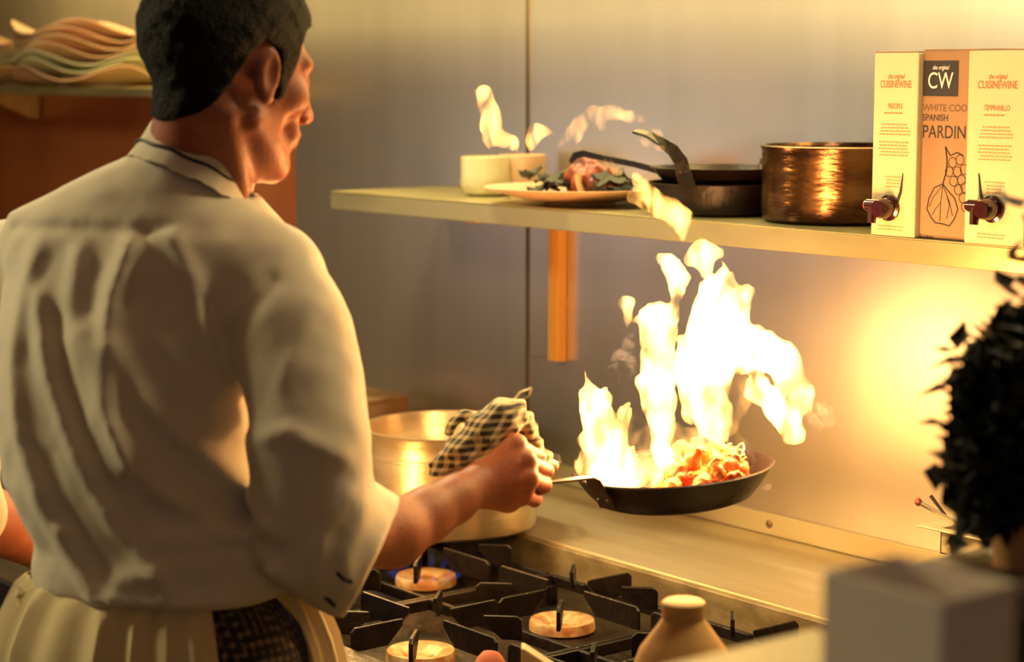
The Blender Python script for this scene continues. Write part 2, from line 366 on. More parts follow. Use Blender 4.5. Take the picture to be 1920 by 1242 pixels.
# wavy plates
def wavy(n,A,R0):
    def w(r,z,a):
        t=(r/R0)**3; return r,z+t*A*math.cos(n*a)
    return w
def plate_mesh(name,R0,A,n,m,loc,rz,label,group):
    prof=[(.001,0.004),(R0*.45,.004),(R0*.6,.010),(R0*.8,.024),(R0,.036),(R0,.040),(R0*.8,.029),(R0*.6,.015),(R0*.4,.009),(.001,.009)]
    g=MB().lathe(prof,(0,0,0),72,wave=wavy(n,A,R0))
    foot=MB(); g.lathe([(R0*.42,.004),(R0*.42,0),(R0*.38,0),(R0*.38,.004)],(0,0,0),48)
    o=g.build(name,m,origin=(0,0,0)); o.location=loc; o.rotation_euler=(0,0,rz); return tag(o,label,'plate',group)
for s,(cx,cy,n0) in enumerate(((-5.16,2.60,7),(-5.66,2.62,6))):
    for k in range(n0):
        t=k/(n0-1)
        words=['lowest','second lowest','third from the bottom','middle','fifth from the bottom','second from the top','topmost']
        if n0==6: words=['lowest','second lowest','third from the bottom','fourth from the bottom','second from the top','topmost']
        m='plate_china_green' if k in(1,2) else 'plate_china'
        plate_mesh('wavy_plate',.205-.006*(k%2),.020,4,m,(cx+.012*math.sin(k*2.1),cy-.0,1.7125+k*.0205),k*.16+s*.9,
          f'wavy rimmed cream plate, {words[k]} of the {"right" if s==0 else "left"} stack on the plate shelf','stacked wavy plates')
# dark little pan left of the plates
# ================================================================ STOVE
ZH=.80
st=root('gas_stove',(-3.1,1.9,0),'wide commercial gas stove with black cast iron grates and rear steel ledge','stove')
g=MB(); g.bx(-4.6,-2.005,1.50,2.432,.12,ZH-.03); g.build('body','hob_steel',st,bevel=.004)
g=MB(); g.bx(-4.6,-2.005,1.755,2.418,ZH-.03,ZH-.02)
g.build('hob_tray','hob_steel',st)
g=MB(); g.bx(-4.6,-2.005,1.50,1.752,ZH-.03,.842); g.build('front_rail','hob_steel',st,bevel=.006)
g=MB(); g.bx(-4.6,-2.005,2.420,2.4315,ZH-.03,.852); g.build('riser','riser_steel',st,bevel=.002)
g=MB(); g.bx(-4.6,-2.005,2.4315,2.799,.845,.856); g.build('rear_ledge','ledge_steel',st,bevel=.002)
g=MB(); g.bx(-4.6,-2.005,2.794,2.7995,.858,.900); g.build('wall_flange','ledge_steel',st,bevel=.001)
for x in(onY(1440,975,2.79)[0],onY(1762,1050,2.79)[0]): screw((x,2.7935,.879),.008,parent=st)
for x in(-4.5,-2.1):
    for y in(1.58,2.35): MB().tube([(x,y,0),(x,y,.12)],.025).build('foot','iron',st)
for k in range(6):
    x=-4.3+k*.4; MB().lathe([(0,.045),(.022,.045),(.026,.03),(.024,0)],(x,1.50,.66),20,R=[[1,0,0],[0,0,-1],[0,1,0]]).build('knob','utensil_black',st)
GZ=.872
def blade(x,y,ang,r0,r1,drop=.036,both=False,t=.0065):
    u=np.array([math.cos(ang),math.sin(ang),0]); c=np.array([x,y,GZ])
    poly=[(r0,0),(r1-.008,0),(r1,-.007),(r1,-drop),(r0+.030,-drop),(r0,-.012)]
    return poly,c,u
def grate(cx,cys):
    gr=root('burner_grate',(cx,sum(cys)/2,ZH-.02),'',None)
    fr=MB(); xa,xb=cx-.196,cx+.196; ya,yb=cys[0]-.145,cys[-1]+.130
    for y in (ya,(cys[0]+cys[1])/2,yb): fr.bx(xa,xb,y-.005,y+.005,.812,.832)
    for x in (xa,xb): fr.bx(x-.005,x+.005,ya,yb,.812,.832)
    for x in(xa+.01,xb-.01):
        for y in(ya+.01,yb-.01): fr.bx(x-.008,x+.008,y-.008,y+.008,ZH-.0198,.815)
    fr.build('frame','iron',gr,bevel=.002)
    for cy in cys:
        for k in range(8):
            a=k*PI/4; 
            if k%2==0:
                r1={0:.188,2:.149,4:.188,6:.149}[k]; r0=.048
            else: r0,r1=.095,.158
            g=MB(); poly,c,u=blade(cx,cy,a,r0,r1, .040)
            g.prism(poly,c,u,(0,0,1),.0055 if k%2==0 else .007); g.build('finger','iron',gr,bevel=.0018)
        g=MB().lathe([(.060,.822),(.068,.822),(.068,.831),(.060,.831)],(cx,cy,0),32,closed=True)
    return gr
gcap=[(.001,.795),(.020,.795),(.024,.790),(.040,.800),(.056,.802),(.058,.796),(.058,.785),(.050,.781)]
cols=[(-2.62,'middle'),(-2.215,'right'),(-3.025,'left'),(-3.43,'far left')]
gl={'middle':'black iron grate over two pale brass burners, just right of the stock pot','right':'black cast iron grate behind the clay jug at the right end of the stove','left':'black cast iron grate under the big stock pot','far left':'black cast iron grate at the left, beyond the stock pot behind the chef'}
g0=None
for x,w in cols:
    o=grate(x,(1.90,2.20)) if g0 is None else copy_tree(g0,(x,ORG[g0.name][1],ORG[g0.name][2]))
    if g0 is None: g0=o
    tag(o,gl[w],'grate','cast iron stove grates')
    ORG[o.name]=np.array([x,ORG[g0.name][1],ORG[g0.name][2]])
    for y in(1.91,2.215):
        b=MB().lathe(gcap,(x-.03,y,0),40).build('burner_cap','brass_cap',st)
        m_=MB().lathe([(.001,.770),(.075,.770),(.070,.781),(.045,.783),(.001,.783)],(x-.03,y,0),32).build('burner_base','iron',st)
        MB().lathe([(.001,.7905),(.021,.7905),(.023,.7885)],(x-.03,y,.0028),24).build('burner_slot','iron',b)
# blue gas ring under the pot
gf=MB()
for k in range(16):
    a=2*PI*k/16; c=np.array([-3.055,2.215,.800]); d=np.array([math.cos(a),math.sin(a),0])
    gf.tube([c+d*.058,c+d*.072+[0,0,.012],c+d*.080+[0,0,.030]],[.006,.007,.001],8)
tag(gf.build('gas_flame','flame_gas'),'blue ring of gas flames burning beneath the stock pot','flame')
# ================================================================ STOCK POT
pc=np.array([-3.125,2.325]); pr=.170; pz=GZ+.0008; ph=.197
po=root('stock_pot',(pc[0],pc[1],pz),'large open aluminium stock pot standing on the left grate behind the chef\'s arm','pot')
g=MB().lathe([(.001,0),(pr-.012,0),(pr-.002,.006),(pr,.018),(pr,ph-.052),(pr+.0025,ph-.050),(pr+.0025,ph-.045),(pr,ph-.043),(pr,ph-.004),(pr+.003,ph),(pr-.003,ph+.001),(pr-.005,ph-.004),(pr-.006,.012),(pr-.014,.006),(.001,.005)],(pc[0],pc[1],pz),96)
g.build('pot_body','aluminium_pot',po)
for s in(-1,1):
    d=np.array([math.cos(.90),math.sin(.90),0])*s; t=np.array([-d[1],d[0],0]); c=np.array([pc[0],pc[1],pz+ph-.07])+d*pr
    MB().tube([c-t*.05,c-t*.05+d*.03,c-t*.035+d*.042,c+t*.035+d*.042,c+t*.05+d*.03,c+t*.05],.005,10).build('pot_handle','aluminium_pot',po)
MB().lathe([(.001,.115),(pr-.0065,.115)],(pc[0],pc[1],pz),48).build('broth','bracket_paint',po)
# wire handled skimmer standing in the pot
A=at(948,775,3.98); T=at(990,727,4.02); Bm=at(930,850,3.95)
g=MB(); a=at(962,752,4.0); b=at(975,736,4.02); c=at(997,728,4.02); d=at(992,742,4.02); e=at(972,757,4.0)
g.tube([Bm,a,b,c],.0022,8); g.tube([c,d,e,Bm+[.004,.004,0]],.0018,8)
tag(g.build('skimmer','utensil_steel'),'thin looped wire handle of a skimmer standing in the stock pot','utensil')
# small carton and dark pan behind the pot
c=onZ(712,770,.857)
xb=-3.86
q=root('small_carton',(xb,2.68,.857),'small beige carton on the rear ledge behind the stock pot','box')
MB().bx(xb-.13,xb+.05,2.60,2.72,.8575,.995).build('carton_body','card_kraft',q,bevel=.003)
MB().bx(xb-.132,xb+.052,2.598,2.722,.995,1.003).build('lid','card_kraft',q,bevel=.002)
q=root('dark_pan',(-3.52,2.62,.857),'black rimmed pan leaning low behind the stock pot','pan')
MB().lathe([(.001,0),(.11,0),(.135,.11),(.139,.118),(.136,.118),(.107,.004),(.001,.004)],(-3.60,2.62,.8575),56).build('pan_body','pan_black',q)
MB().tube([(-3.70,2.52,.965),(-3.78,2.44,.985),(-3.86,2.36,1.0)],.008,flat=(1,.5)).build('pan_handle','iron',q)
# ================================================================ FRYING PAN IN HAND
pcw=at(1262,878,2.95); PR=.1475
tilt=math.radians(4.6)
zax=Zh*math.cos(tilt)-Rh*math.sin(tilt); xax=Rh*math.cos(tilt)+Zh*math.sin(tilt); yax=np.cross(zax,xax); RP=np.stack([xax,yax,zax],1)
def PP(x,y,z): return pcw+RP@np.array([x,y,z])
fp=root('frying_pan',tuple(PP(0,0,-.048)),'black steel frying pan full of flaming food, held up by the chef','pan')
prof=[(.001,-.048),(.098,-.048),(.112,-.043),(.128,-.025),(.142,-.004),(PR,.001),(PR-.002,.003),(.140,-.002),(.126,-.022),(.110,-.040),(.097,-.045),(.001,-.045)]
g=MB().lathe(prof,pcw,96,RP); g.build('pan_body','pan_black',fp)
ang=math.atan2(-.64,-.77)                       # handle leaves the near left side of the pan
hx=np.array([math.cos(ang),math.sin(ang)])
def HP(r,z): return PP(hx[0]*r,hx[1]*r,z)
side=PP(-hx[1],hx[0],0)-PP(0,0,0)
g=MB().strip([HP(.131,-.034),HP(.139,-.018),HP(.150,.000),HP(.156,.012),HP(.164,.017),HP(.185,.019),HP(.23,.024),HP(.285,.034)],[.034,.034,.033,.030,.024,.020,.019,.022],side,.0035)
hn=g.build('pan_handle','handle_steel',fp,bevel=.001)
for s in(-1,1): 
    n_=(HP(.15,-.03)-HP(.14,-.03)); n_/=np.linalg.norm(n_); screw(HP(.1365,-.020)+side*s*.009+n_*.002,.0035,n_,parent=hn,name='rivet')
# food inside
rnd=random.Random(4)
def lump(name,c,r,m,seed,label,cat,group,h=None):
    c=np.array(c,float); rr=np.array(r,float)
    fn=lambda P: ell(P,c,rr)+wob(P,90,.0022,seed)
    return tag(blob(name,fn,c-rr*1.5,c+rr*1.5,h or min(rr)/4.5,m,it=1),label,cat,group)
protos=[]
for i in range(5):
    rr=(.017+.006*rnd.random(),.012+.005*rnd.random(),.011+.004*rnd.random())
    v,q_=nets(lambda P: ell(P,(0,0,0),rr)+wob(P,110,.0028,i),[-.035]*3,[.035]*3,.0025); protos.append((relax(v,q_,1),q_))
k=0
pmesh=[]
for i,(v,q_) in enumerate(protos):
    me=bpy.data.meshes.new('food_piece'); me.from_pydata(v.tolist(),[],q_.tolist()); me.polygons.foreach_set('use_smooth',[True]*len(q_)); me.materials.append(MATS['chunk_red' if i%2 else 'chunk_orange']); pmesh.append(me)
spots=[]
for lay,(n,zr) in enumerate(((15,-.030),(15,-.014),(11,.000),(6,.013))):
    for j in range(n):
        for _ in range(40):
            x=rnd.uniform(-.03+lay*.012,.112-lay*.012); y=rnd.uniform(-.085+lay*.012,.085-lay*.01)
            if math.hypot(x,y)<.110-lay*.006+ (.0) and all(math.dist((x,y,zr),s)>.019 for s in spots): spots.append((x,y,zr)); break
for (x,y,z) in spots:
    o=bpy.data.objects.new('food_piece',pmesh[k%5]); COL.objects.link(o); o.location=PP(x,y,z); o.rotation_euler=(rnd.random()*6,rnd.random()*6,rnd.random()*6); s=.85+.35*rnd.random(); o.scale=(s,s,s)
    tag(o,'glossy orange red chunk frying in the flaming pan','food','sauteed pieces in the frying pan'); k+=1
g=MB()
for j in range(8):
    x=rnd.uniform(.02,.10); y=rnd.uniform(-.06,.05); a=rnd.random()*6; p=[]
    for t in range(9):
        th=a+t*.55; p.append(PP(x+.014*math.cos(th)+.002*t,y+.014*math.sin(th),.006+.010*math.sin(t*.8+a)+.002*j*.4))
    g.tube(p,.0016,6)
tag(g.build('fried_strands','noodle'),'pale tangled strands on top of the frying food','food',kind='stuff')
# ================================================================ FLAMES
def flame(name,chains,D,m,label,group=None,h=.0038,amp=.0065,ws=46,seed=1,k=.012,dd=None,depth=1.0):
    px=D/FPX; pts=[]
    def ptd(i,x,y,r):
        off=.012*math.sin(i*1.7+x*.02) if dd is None else dd(x,y)
        return V(x,y,D+off)
    CH=[[(ptd(i,x,y,r),max(r*px,.0012)) for i,(x,y,r) in enumerate(ch)] for ch in chains]
    allp=np.array([p for ch in CH for p,_ in ch]); rm=max(r for ch in CH for _,r in ch)+.02
    lo=allp.min(0)-rm; hi=allp.max(0)+rm
    def fn(P):
        Q=P+np.stack([wob(P*[1,1,.7],ws*2.9,amp*.34,seed+5)*(amp>.005),0*P[...,0],wob(P,ws*2.7,amp*.22,seed+6)*(amp>.005)],-1)+np.stack([wob(P*[1,1,.6],ws,amp,seed),wob(P,ws,amp,seed+1),wob(P,ws,amp*.6,seed+2)],-1)
        d=None
        for ch in CH:
            d=chain(Q,ch,k,d) if len(ch)>1 else ball(Q,ch[0][0],ch[0][1])
        return d
    o=blob(name,fn,lo,hi,h,m,frame='P',it=1)
    return tag(o,label,'flame',group)
FG='flames leaping from the frying pan'
# main body of fire
flame('pan_flame',[
 [(1115,893,22),(1118,862,30),(1118,820,30),(1112,775,24),(1103,740,14),(1098,705,3)],
 [(1135,870,34),(1150,820,26),(1165,785,15),(1176,755,6)],[(1112,790,14),(1135,745,6),(1148,722,2)],
 [(1130,893,24),(1175,900,20),(1225,906,12)],[(1160,850,24),(1190,888,20)],
 [(1235,890,16),(1240,850,20),(1238,800,20),(1233,750,26),(1228,712,31),(1238,672,30),(1236,640,28),(1238,606,30),(1245,590,24)],
 [(1210,596,15),(1230,594,20),(1258,594,15)],[(1265,585,8),(1274,545,9),(1274,515,13),(1258,497,13),(1237,485,5)]],
 2.93,'flame_core','tall white flame column rising from the left side of the frying pan',FG,seed=1)
flame('pan_flame',[
 [(1350,842,10),(1334,805,22),(1312,760,30),(1304,715,36),(1322,670,42),(1340,625,50),(1345,585,44),(1335,548,28),(1326,520,8)],
 [(1378,610,40),(1368,560,26),(1362,520,12),(1352,495,4)],[(1385,590,24),(1396,560,14),(1396,538,9)],
 [(1335,700,24),(1285,698,14),(1272,702,8)],[(1300,655,20),(1285,640,8)],
 [(1370,640,48),(1410,655,40),(1450,665,33),(1475,690,28),(1492,730,22),(1490,770,20),(1486,815,18),(1480,830,12)],
 [(1400,735,8),(1420,725,18),(1448,752,20),(1470,790,20)],[(1345,700,30),(1345,750,14),(1355,800,5)]],
 2.97,'flame_core','broad white sheet of fire bending right above the frying pan',FG,seed=7)
flame('flame_tongue',[[(1292,487,14),(1318,475,21),(1345,473,12)],[(1318,480,18),(1322,505,12),(1322,524,5)]],2.95,'flame_core','mushroom shaped white flame floating just above the tall fire',FG,seed=3,amp=.004)
flame('flame_tongue',[[(1165,567,9),(1180,568,10)],[(1175,572,12),(1177,598,7),(1176,618,3)]],2.95,'flame_core','small white flame drifting left of the tall fire',FG,seed=4,amp=.003)
flame('flame_tongue',[[(1280,444,10),(1276,415,20),(1252,392,19),(1228,372,13),(1205,352,10),(1192,335,8),(1190,320,3)],[(1185,368,15),(1210,378,15),(1235,395,12)]],2.80,'flame_soft','bright flame streaking up in front of the shelf edge and its black pan',FG,seed=5,amp=.004)
flame('flame_tongue',[[(1138,288,2),(1145,305,7),(1158,322,6),(1172,335,3)]],2.80,'flame_faint','little yellow flame in front of the roast meat on the plate',FG,seed=6,amp=.003)
flame('flame_tongue',[[(888,168,8),(908,175,13),(912,205,20),(920,235,21),(932,262,15),(958,268,11),(975,285,4)],[(905,225,10),(908,262,6),(912,285,3)]],2.80,'flame_soft','orange flame licking upward over the cream pot on the shelf',FG,seed=8,amp=.004)
flame('flame_tongue',[[(996,285,4),(997,262,10),(1003,244,12),(1020,245,8),(1036,252,3)]],2.80,'flame_soft','small bright flame above the right rim of the cream pot',FG,seed=9,amp=.003)
flame('flame_tongue',[[(1048,272,5),(1065,250,9),(1085,230,11),(1115,215,12),(1145,210,11),(1175,220,10),(1203,224,7)],[(1082,272,3),(1088,250,6),(1100,225,8)],[(1125,225,8),(1130,240,5)]],2.80,'flame_faint','arched orange flame hovering over the plate and meat',FG,seed=10,amp=.004)
flame('flame_tongue',[[(1215,240,3),(1235,246,6),(1244,258,4)]],2.80,'flame_faint','tiny orange flame on the raised pan handle',FG,seed=11,amp=.002)
flame('flame_tongue',[[(1192,256,2),(1215,268,6),(1240,280,4),(1248,283,2)]],2.80,'flame_faint','faint thin flame just below the raised pan handle',FG,seed=12,amp=.002)
flame('fire_haze',[[(1130,880,45),(1200,850,50),(1260,850,52),(1320,855,45),(1390,860,30)],[(1250,830,40),(1180,800,25)],[(1350,800,40),(1380,740,35),(1340,700,30)]],2.97,fire('flame_haze_noise',(1,.46,.10),16,26),'yellow glowing haze of burning fumes over the food',FG,seed=13,amp=.008,h=.007)
for kk,ch in enumerate([[(1500,740,3),(1530,760,5),(1545,790,5),(1560,805,2)],[(1510,770,3),(1530,790,4),(1520,815,3)],[(1520,745,3),(1550,775,4),(1566,808,2)],[(1430,935,2),(1446,912,3),(1452,885,2)]]):
    flame('fire_wisp',[ch],2.97,'flame_wisp','thin curling wisp of burning vapour at the right of the fire','wisps right of the fire',seed=14+kk,amp=.008,ws=70,h=.0025)
for kk,ch in enumerate([[(1180,700,5),(1170,670,6),(1185,640,5),(1200,615,3)],[(1165,720,4),(1150,690,5),(1175,660,4)]]):
    flame('fire_wisp',[ch],2.97,'flame_wisp','faint curling wisp of vapour left of the central flame column','wisps left of the central flame',seed=24+kk,amp=.008,ws=60,h=.003)
# a second burning pan on the front burner beyond the chef: its fire mirrors in the steel wall at the right
p2=root('saute_pan',(-3.03,1.90,GZ+.0008),'black saute pan with a burning sauce on the front burner, hidden beyond the chef','pan')
MB().lathe([(.001,0),(.095,0),(.105,.004),(.125,.045),(.127,.046),(.104,.007),(.094,.004),(.001,.004)],(-3.03,1.90,GZ+.0008),56).build('pan_body','pan_black',p2)
MB().strip([(-3.03,1.785,.905),(-3.03,1.75,.925),(-3.03,1.62,.94),(-3.03,1.55,.94)],[.03,.022,.02,.022],(1,0,0),.004).build('pan_handle','handle_steel',p2,bevel=.001)
fn=lambda P: chain(P+np.stack([wob(P,40,.008,31),wob(P,40,.008,32),0*P[...,0]],-1),[((-3.03,1.90,.905),.060),((-3.02,1.91,.99),.055),((-3.04,1.90,1.08),.045),((-3.02,1.89,1.17),.028),((-3.03,1.90,1.25),.006)],.03)
tag(blob('pan_fire',fn,(-3.13,1.80,.885),(-2.93,2.00,1.28),.006,'flame_core'),'tall flame burning in the saute pan beyond the chef','flame')
# ================================================================ THINGS ON THE SHELF
zs=sz+.0005
c=(np.array(onY(867,350,2.64))+np.array(onY(940,350,2.64)))/2
R0=.0540; cx=-3.415
g=MB().lathe([(.001,0),(.034,0),(.045,.006),(.055,.022),(R0,.045),(R0,.082),(R0-.003,.083),(R0-.004,.045),(.050,.020),(.03,.006),(.001,.006)],(cx,2.64,zs),56)
tag(g.build('cream_pot','cream_china'),'round bottomed cream ceramic pot at the left end of the shelf','pot')
g=MB().lathe([(.001,0),(.040,0),(.048,.01),(.052,.085),(.050,.086),(.045,.012),(.001,.006)],(-3.385,2.715,zs),48)
tag(g.build('tan_beaker','plate_china'),'tan beaker standing just right of the cream pot','cup')
# plate with roast
plc=np.array([-3.05,2.595])
q=MB().lathe([(.001,.004),(.075,.004),(.12,.012),(.185,.030),(.190,.034),(.186,.035),(.12,.018),(.075,.009),(.001,.009)],(0,0,0),72).lathe([(.072,.005),(.072,0),(.066,0),(.066,.005)],(0,0,0),48)
o=q.build('serving_plate','plate_china',origin=(0,0,0)); o.location=(plc[0]-.03,plc[1]+.02,zs); tag(o,'cream serving plate with roast meat and dark leaves at the shelf edge','plate')
pz0=zs+.010
mc=np.array(onY(1105,320,2.62)); mc[2]=0
fn=lambda P: smin(ell(P,(mc[0],2.62,1.540),(.055,.045,.042)),ell(P,(mc[0]+.05,2.63,1.53),(.045,.03,.030)),.02)+wob(P,70,.004,3)
tag(blob('roast_meat',fn,(mc[0]-.09,2.54,1.495),(mc[0]+.14,2.70,1.60),.004,'meat',it=1),'browned roast meat joint in the middle of the serving plate','food')
rb=root('rib_bone',(mc[0],2.59,1.52),'pale bone end poking from the roast meat','food')
MB().tube([(mc[0]+.03,2.578,1.512),(mc[0]+.024,2.572,1.535),(mc[0]+.02,2.575,1.552)],[.007,.006,.008],10).build('bone_shaft','bone',rb)
def leafm(seed,L_=.045,W_=.03):
    r=random.Random(seed); n=7; v=[];f=[]
    for i in range(n+1):
        t=i/n; w=W_*math.sin(PI*min(t*.92+.05,1))**.7; z=.016*math.sin(PI*t)
        for j in range(5):
            s=(j-2)/2; v.append((L_*(t-.5)*2,w*s,z+.006*abs(s)*math.sin(t*14+seed)+.005*s*s))
    for i in range(n):
        for j in range(4): f.append((i*5+j,i*5+j+1,i*5+j+6,i*5+j+5))
    me=bpy.data.meshes.new('leaf'); me.from_pydata(v,[],f); me.polygons.foreach_set('use_smooth',[True]*len(f)); return me
lm=[leafm(s) for s in range(3)]
for me in lm: me.materials.append(MATS['leaf_dark'])
r_=random.Random(3)
i=0
for (x,y,n) in((-3.155,2.60,7),(-2.97,2.60,8),(-3.08,2.56,5)):
    for j in range(n):
        o=bpy.data.objects.new('salad_leaf',lm[i%3]); COL.objects.link(o); sc=.55+.3*r_.random()
        o.location=(x+r_.uniform(-.035,.035),y+r_.uniform(-.03,.03),1.514+.0045*j); o.rotation_euler=(r_.uniform(-.35,.35),r_.uniform(-.25,.25),r_.random()*6); o.scale=(sc,sc,sc)
        md=o.modifiers.new('thick','SOLIDIFY'); md.thickness=.0012
        tag(o,'small dark green salad leaf beside the roast meat on the serving plate','leaf','dark leaves on the serving plate'); i+=1
# black pans
bp=root('black_pan',(-2.74,2.66,zs),'deep black pan with a raised bent handle on the shelf behind the flames','pan')
c0=(-2.72,2.645); r0=.128
bw=lambda cx,cy,z0,h,r:[(.001,z0),(r-.012,z0),(r-.004,z0+.004),(r,z0+h),(r+.002,z0+h+.002),(r-.002,z0+h+.002),(r-.006,z0+.006),(.001,z0+.004)]
MB().lathe(bw(0,0,0,.056,r0),(c0[0],c0[1],zs),72).build('pan_body','pan_black',bp)
Hs=[onY(1290,352,2.52),onY(1281,325,2.515),onY(1276,302,2.51),onY(1262,282,2.50),onY(1240,266,2.49),onY(1215,252,2.485),onY(1190,246,2.48)]
MB().strip(Hs,[.030,.028,.026,.024,.021,.018,.016],Rh*.9+Fh*.1+Zh*.1,.005).build('pan_handle','iron',bp,bevel=.0015)
bq=root('shallow_black_pan',(-2.74,2.66,zs+.058),'shallow black pan resting on top of the deep black pan with a long low handle','pan')
MB().lathe([(.001,.0),(.10,.0),(.122,.024),(.125,.026),(.120,.026),(.10,.003),(.001,.003)],(c0[0]+.0,c0[1]+.0,zs+.0595),72).build('pan_body','pan_black',bq)
Hs=[onY(1262,335,2.56),onY(1235,320,2.56),onY(1190,308,2.56),onY(1130,296,2.56),onY(1095,288,2.56),onY(1078,292,2.56),onY(1070,305,2.56)]
MB().strip(Hs,[.016,.013,.012,.012,.014,.014,.010],(0,0,1),.006).build('pan_handle','iron',bq,bevel=.0015)
# copper brown saucepan
sp=root('saucepan',(-2.44,2.64,zs),'brown burnished metal saucepan on the shelf beside the wine boxes','saucepan')
MB().lathe([(.001,0),(.122,0),(.130,.006),(.132,.02),(.133,.124),(.136,.132),(.132,.134),(.128,.126),(.127,.01),(.001,.006)],(-2.435,2.662,zs),80).build('pan_body','copper_pan',sp)
c=np.array(onY(1428,297,2.66)); MB().tube([c+[.012,0,0],c,c+[-.004,0,-.012],c+[.006,0,-.03]],.003,8).build('rim_hook','utensil_steel',sp)
# ================================================================ WINE BOXES
def text(s,size,org,m,parent,name='lettering',ux=(1,0,0),uz=(0,0,1),ny=(0,-1,0),align='LEFT',sx=1.0,ext=.0002,shear=0,bold=0):
    cu=bpy.data.curves.new('t','FONT'); cu.body=s; cu.size=size; cu.align_x=align; cu.extrude=ext; cu.shear=shear; cu.offset=bold
    o=bpy.data.objects.new('t',cu); COL.objects.link(o); bpy.context.view_layer.update()
    me=bpy.data.meshes.new_from_object(o.evaluated_get(bpy.context.evaluated_depsgraph_get())); bpy.data.objects.remove(o)
    n=len(me.vertices); co=np.empty(n*3); me.vertices.foreach_get('co',co); co=co.reshape(-1,3)
    W=np.array(org)+co[:,:1]*sx*np.array(ux)+co[:,1:2]*np.array(uz)+co[:,2:3]*np.array(ny); me.vertices.foreach_set('co',W.ravel())
    me.materials.clear(); return link(name,me,m,parent)
def winebox(x0,x1,y0,y1,z1,m,label):
    b=root('wine_box',((x0+x1)/2,(y0+y1)/2,zs),label,'box')
    MB().bx(x0,x1,y0,y1,zs,z1).build('carton','%s'%m,b,bevel=.002)
    MB().bx(x0+.001,x1-.001,y0+.001,y0+.06,z1,z1+.0016).build('top_flap','card_kraft',b)
    return b
zt=1.785
bxs=[onY(1634,300,2.48)[0],onY(1717,300,2.48)[0],onY(1815,300,2.48)[0],onY(1925,300,2.475)[0]]
A=winebox(bxs[0],bxs[1]-.001,2.482,2.67,zt-.003,'card_white','white wine box with a dark red tap, beside the brown saucepan')
B=winebox(bxs[1]+.0005,bxs[2]+.05,2.492,2.60,zt,'card_kraft','tan wine box with a black square emblem and grape drawing, between two white boxes')
Cc=winebox(bxs[2]+.001,bxs[3],2.474,2.4905,zt-.001,'card_white','white wine box with a black tap at the right end of the shelf')
for o in bpy.data.objects:
    if o.parent==Cc and o.name.startswith('carton'):
        me=o.data
# C is deep on its own side: body behind, right of the tan box
MB().bx(bxs[2]+.052,bxs[3],2.491,2.66,zs,zt-.001).build('carton_back','card_white',Cc,bevel=.002)
def small_print(b,x0,x1,yf,z0,rows,m='ink_tan',seed=0):
    r=random.Random(seed); g=MB()
    for k in range(rows):
        z=z0-k*.0052; a=x0+r.random()*.006; e=x1-r.random()*.010; x=a
        while x<e:
            w=r.uniform(.003,.009); g.bx(x,min(x+w,e),yf-.0004,yf,z,z+.0022); x+=w+.0016
    return g.build('small_print',m,b)
for b,x0,x1,yf,name,ink in((A,bxs[0],bxs[1],2.482,'PRECIPLE','ink_tan'),(Cc,bxs[2],bxs[3],2.474,'TEMPRANILLO','ink_pink')):
    xm=(x0+x1)/2; 
    text('the original',.012,(xm,yf-.0003,1.741),'ink_pink',b,'lettering',align='CENTER',sx=.62,shear=.4)
    text('CUISINEWINE',.0165,(xm,yf-.0003,1.727),'ink_pink',b,'lettering',align='CENTER',sx=.62 if b is A else .72,bold=.0002)
    text(name,.012,(xm,yf-.0003,1.694),'ink_pink',b,'lettering',align='CENTER',sx=.62)
    small_print(b,xm-.024,xm+.024,yf,1.686,1,'ink_pink',1); small_print(b,xm-.032,xm+.034,yf,1.668,4,'ink_tan',2); small_print(b,xm-.034,xm+.034,yf,1.640,5,'ink_tan',3); small_print(b,xm-.02,xm+.02,yf,1.585,4,'ink_tan',4); small_print(b,xm-.034,xm+.03,yf,1.506,2,'ink_tan',5)
px_=lambda x,y:onY(x,y,2.492)
sq0=px_(1731,180); sq1=px_(1798,114)
MB().bx(sq0[0],sq1[0],2.4912,2.492,sq0[2],sq1[2]).build('emblem','ink_black',B)
text('CW',.036,((sq0[0]+sq1[0])/2,2.4908,sq0[2]+.012),'ink_white',B,'lettering',align='CENTER',sx=.80)
text('the original',.010,((sq0[0]+sq1[0])/2,2.4908,sq0[2]+.041),'ink_white',B,'lettering',align='CENTER',sx=.7,shear=.4)
text('WHITE COO',.0155,(sq0[0],2.4917,px_(1731,208)[2]),'ink_brown',B,sx=.98)
text('SPANISH',.0145,(sq0[0],2.4917,px_(1731,226)[2]),'ink_black',B,sx=.92)
text('PARDIN',.0285,(sq0[0],2.4917,px_(1731,258)[2]),'ink_black',B,sx=.86)
text('5 Litre',.010,(sq0[0],2.4917,px_(1731,447)[2]),'ink_black',B,sx=1)
# vine drawing: leaf and grapes in thin line work
g=MB()
def ring(x,y,r,n=14,w=.0006,sq=1):
    p=px_(x,y); P=[p+np.array([r*math.cos(2*PI*k/n),-.0003,r*sq*math.sin(2*PI*k/n)]) for k in range(n+1)]; g.tube(P,w,4,cap=False)
def line(pts,w=.0007): g.tube([px_(x,y)+np.array([0,-.0003,0]) for x,y in pts],w,4)
for (x,y) in((1786,305),(1800,300),(1780,322),(1795,322),(1808,318),(1788,340),(1803,338),(1797,356),(1809,352),(1806,372),(1810,388)): ring(x,y,.0078)
line([(1773,275),(1776,300),(1775,320),(1768,345)],.0012); line([(1773,275),(1782,292),(1795,286),(1806,292)],.001)
line([(1768,345),(1752,352),(1742,372),(1738,392),(1746,408),(1754,418),(1768,420),(1780,424),(1790,410),(1796,392),(1790,372),(1776,356),(1768,345)],.001)
for q_ in([(1768,347),(1764,380),(1762,415)],[(1768,347),(1750,370),(1742,388)],[(1768,347),(1780,378),(1786,405)],[(1764,380),(1754,392),(1748,404)],[(1775,365),(1780,385),(1775,410)]): line(q_,.0006)
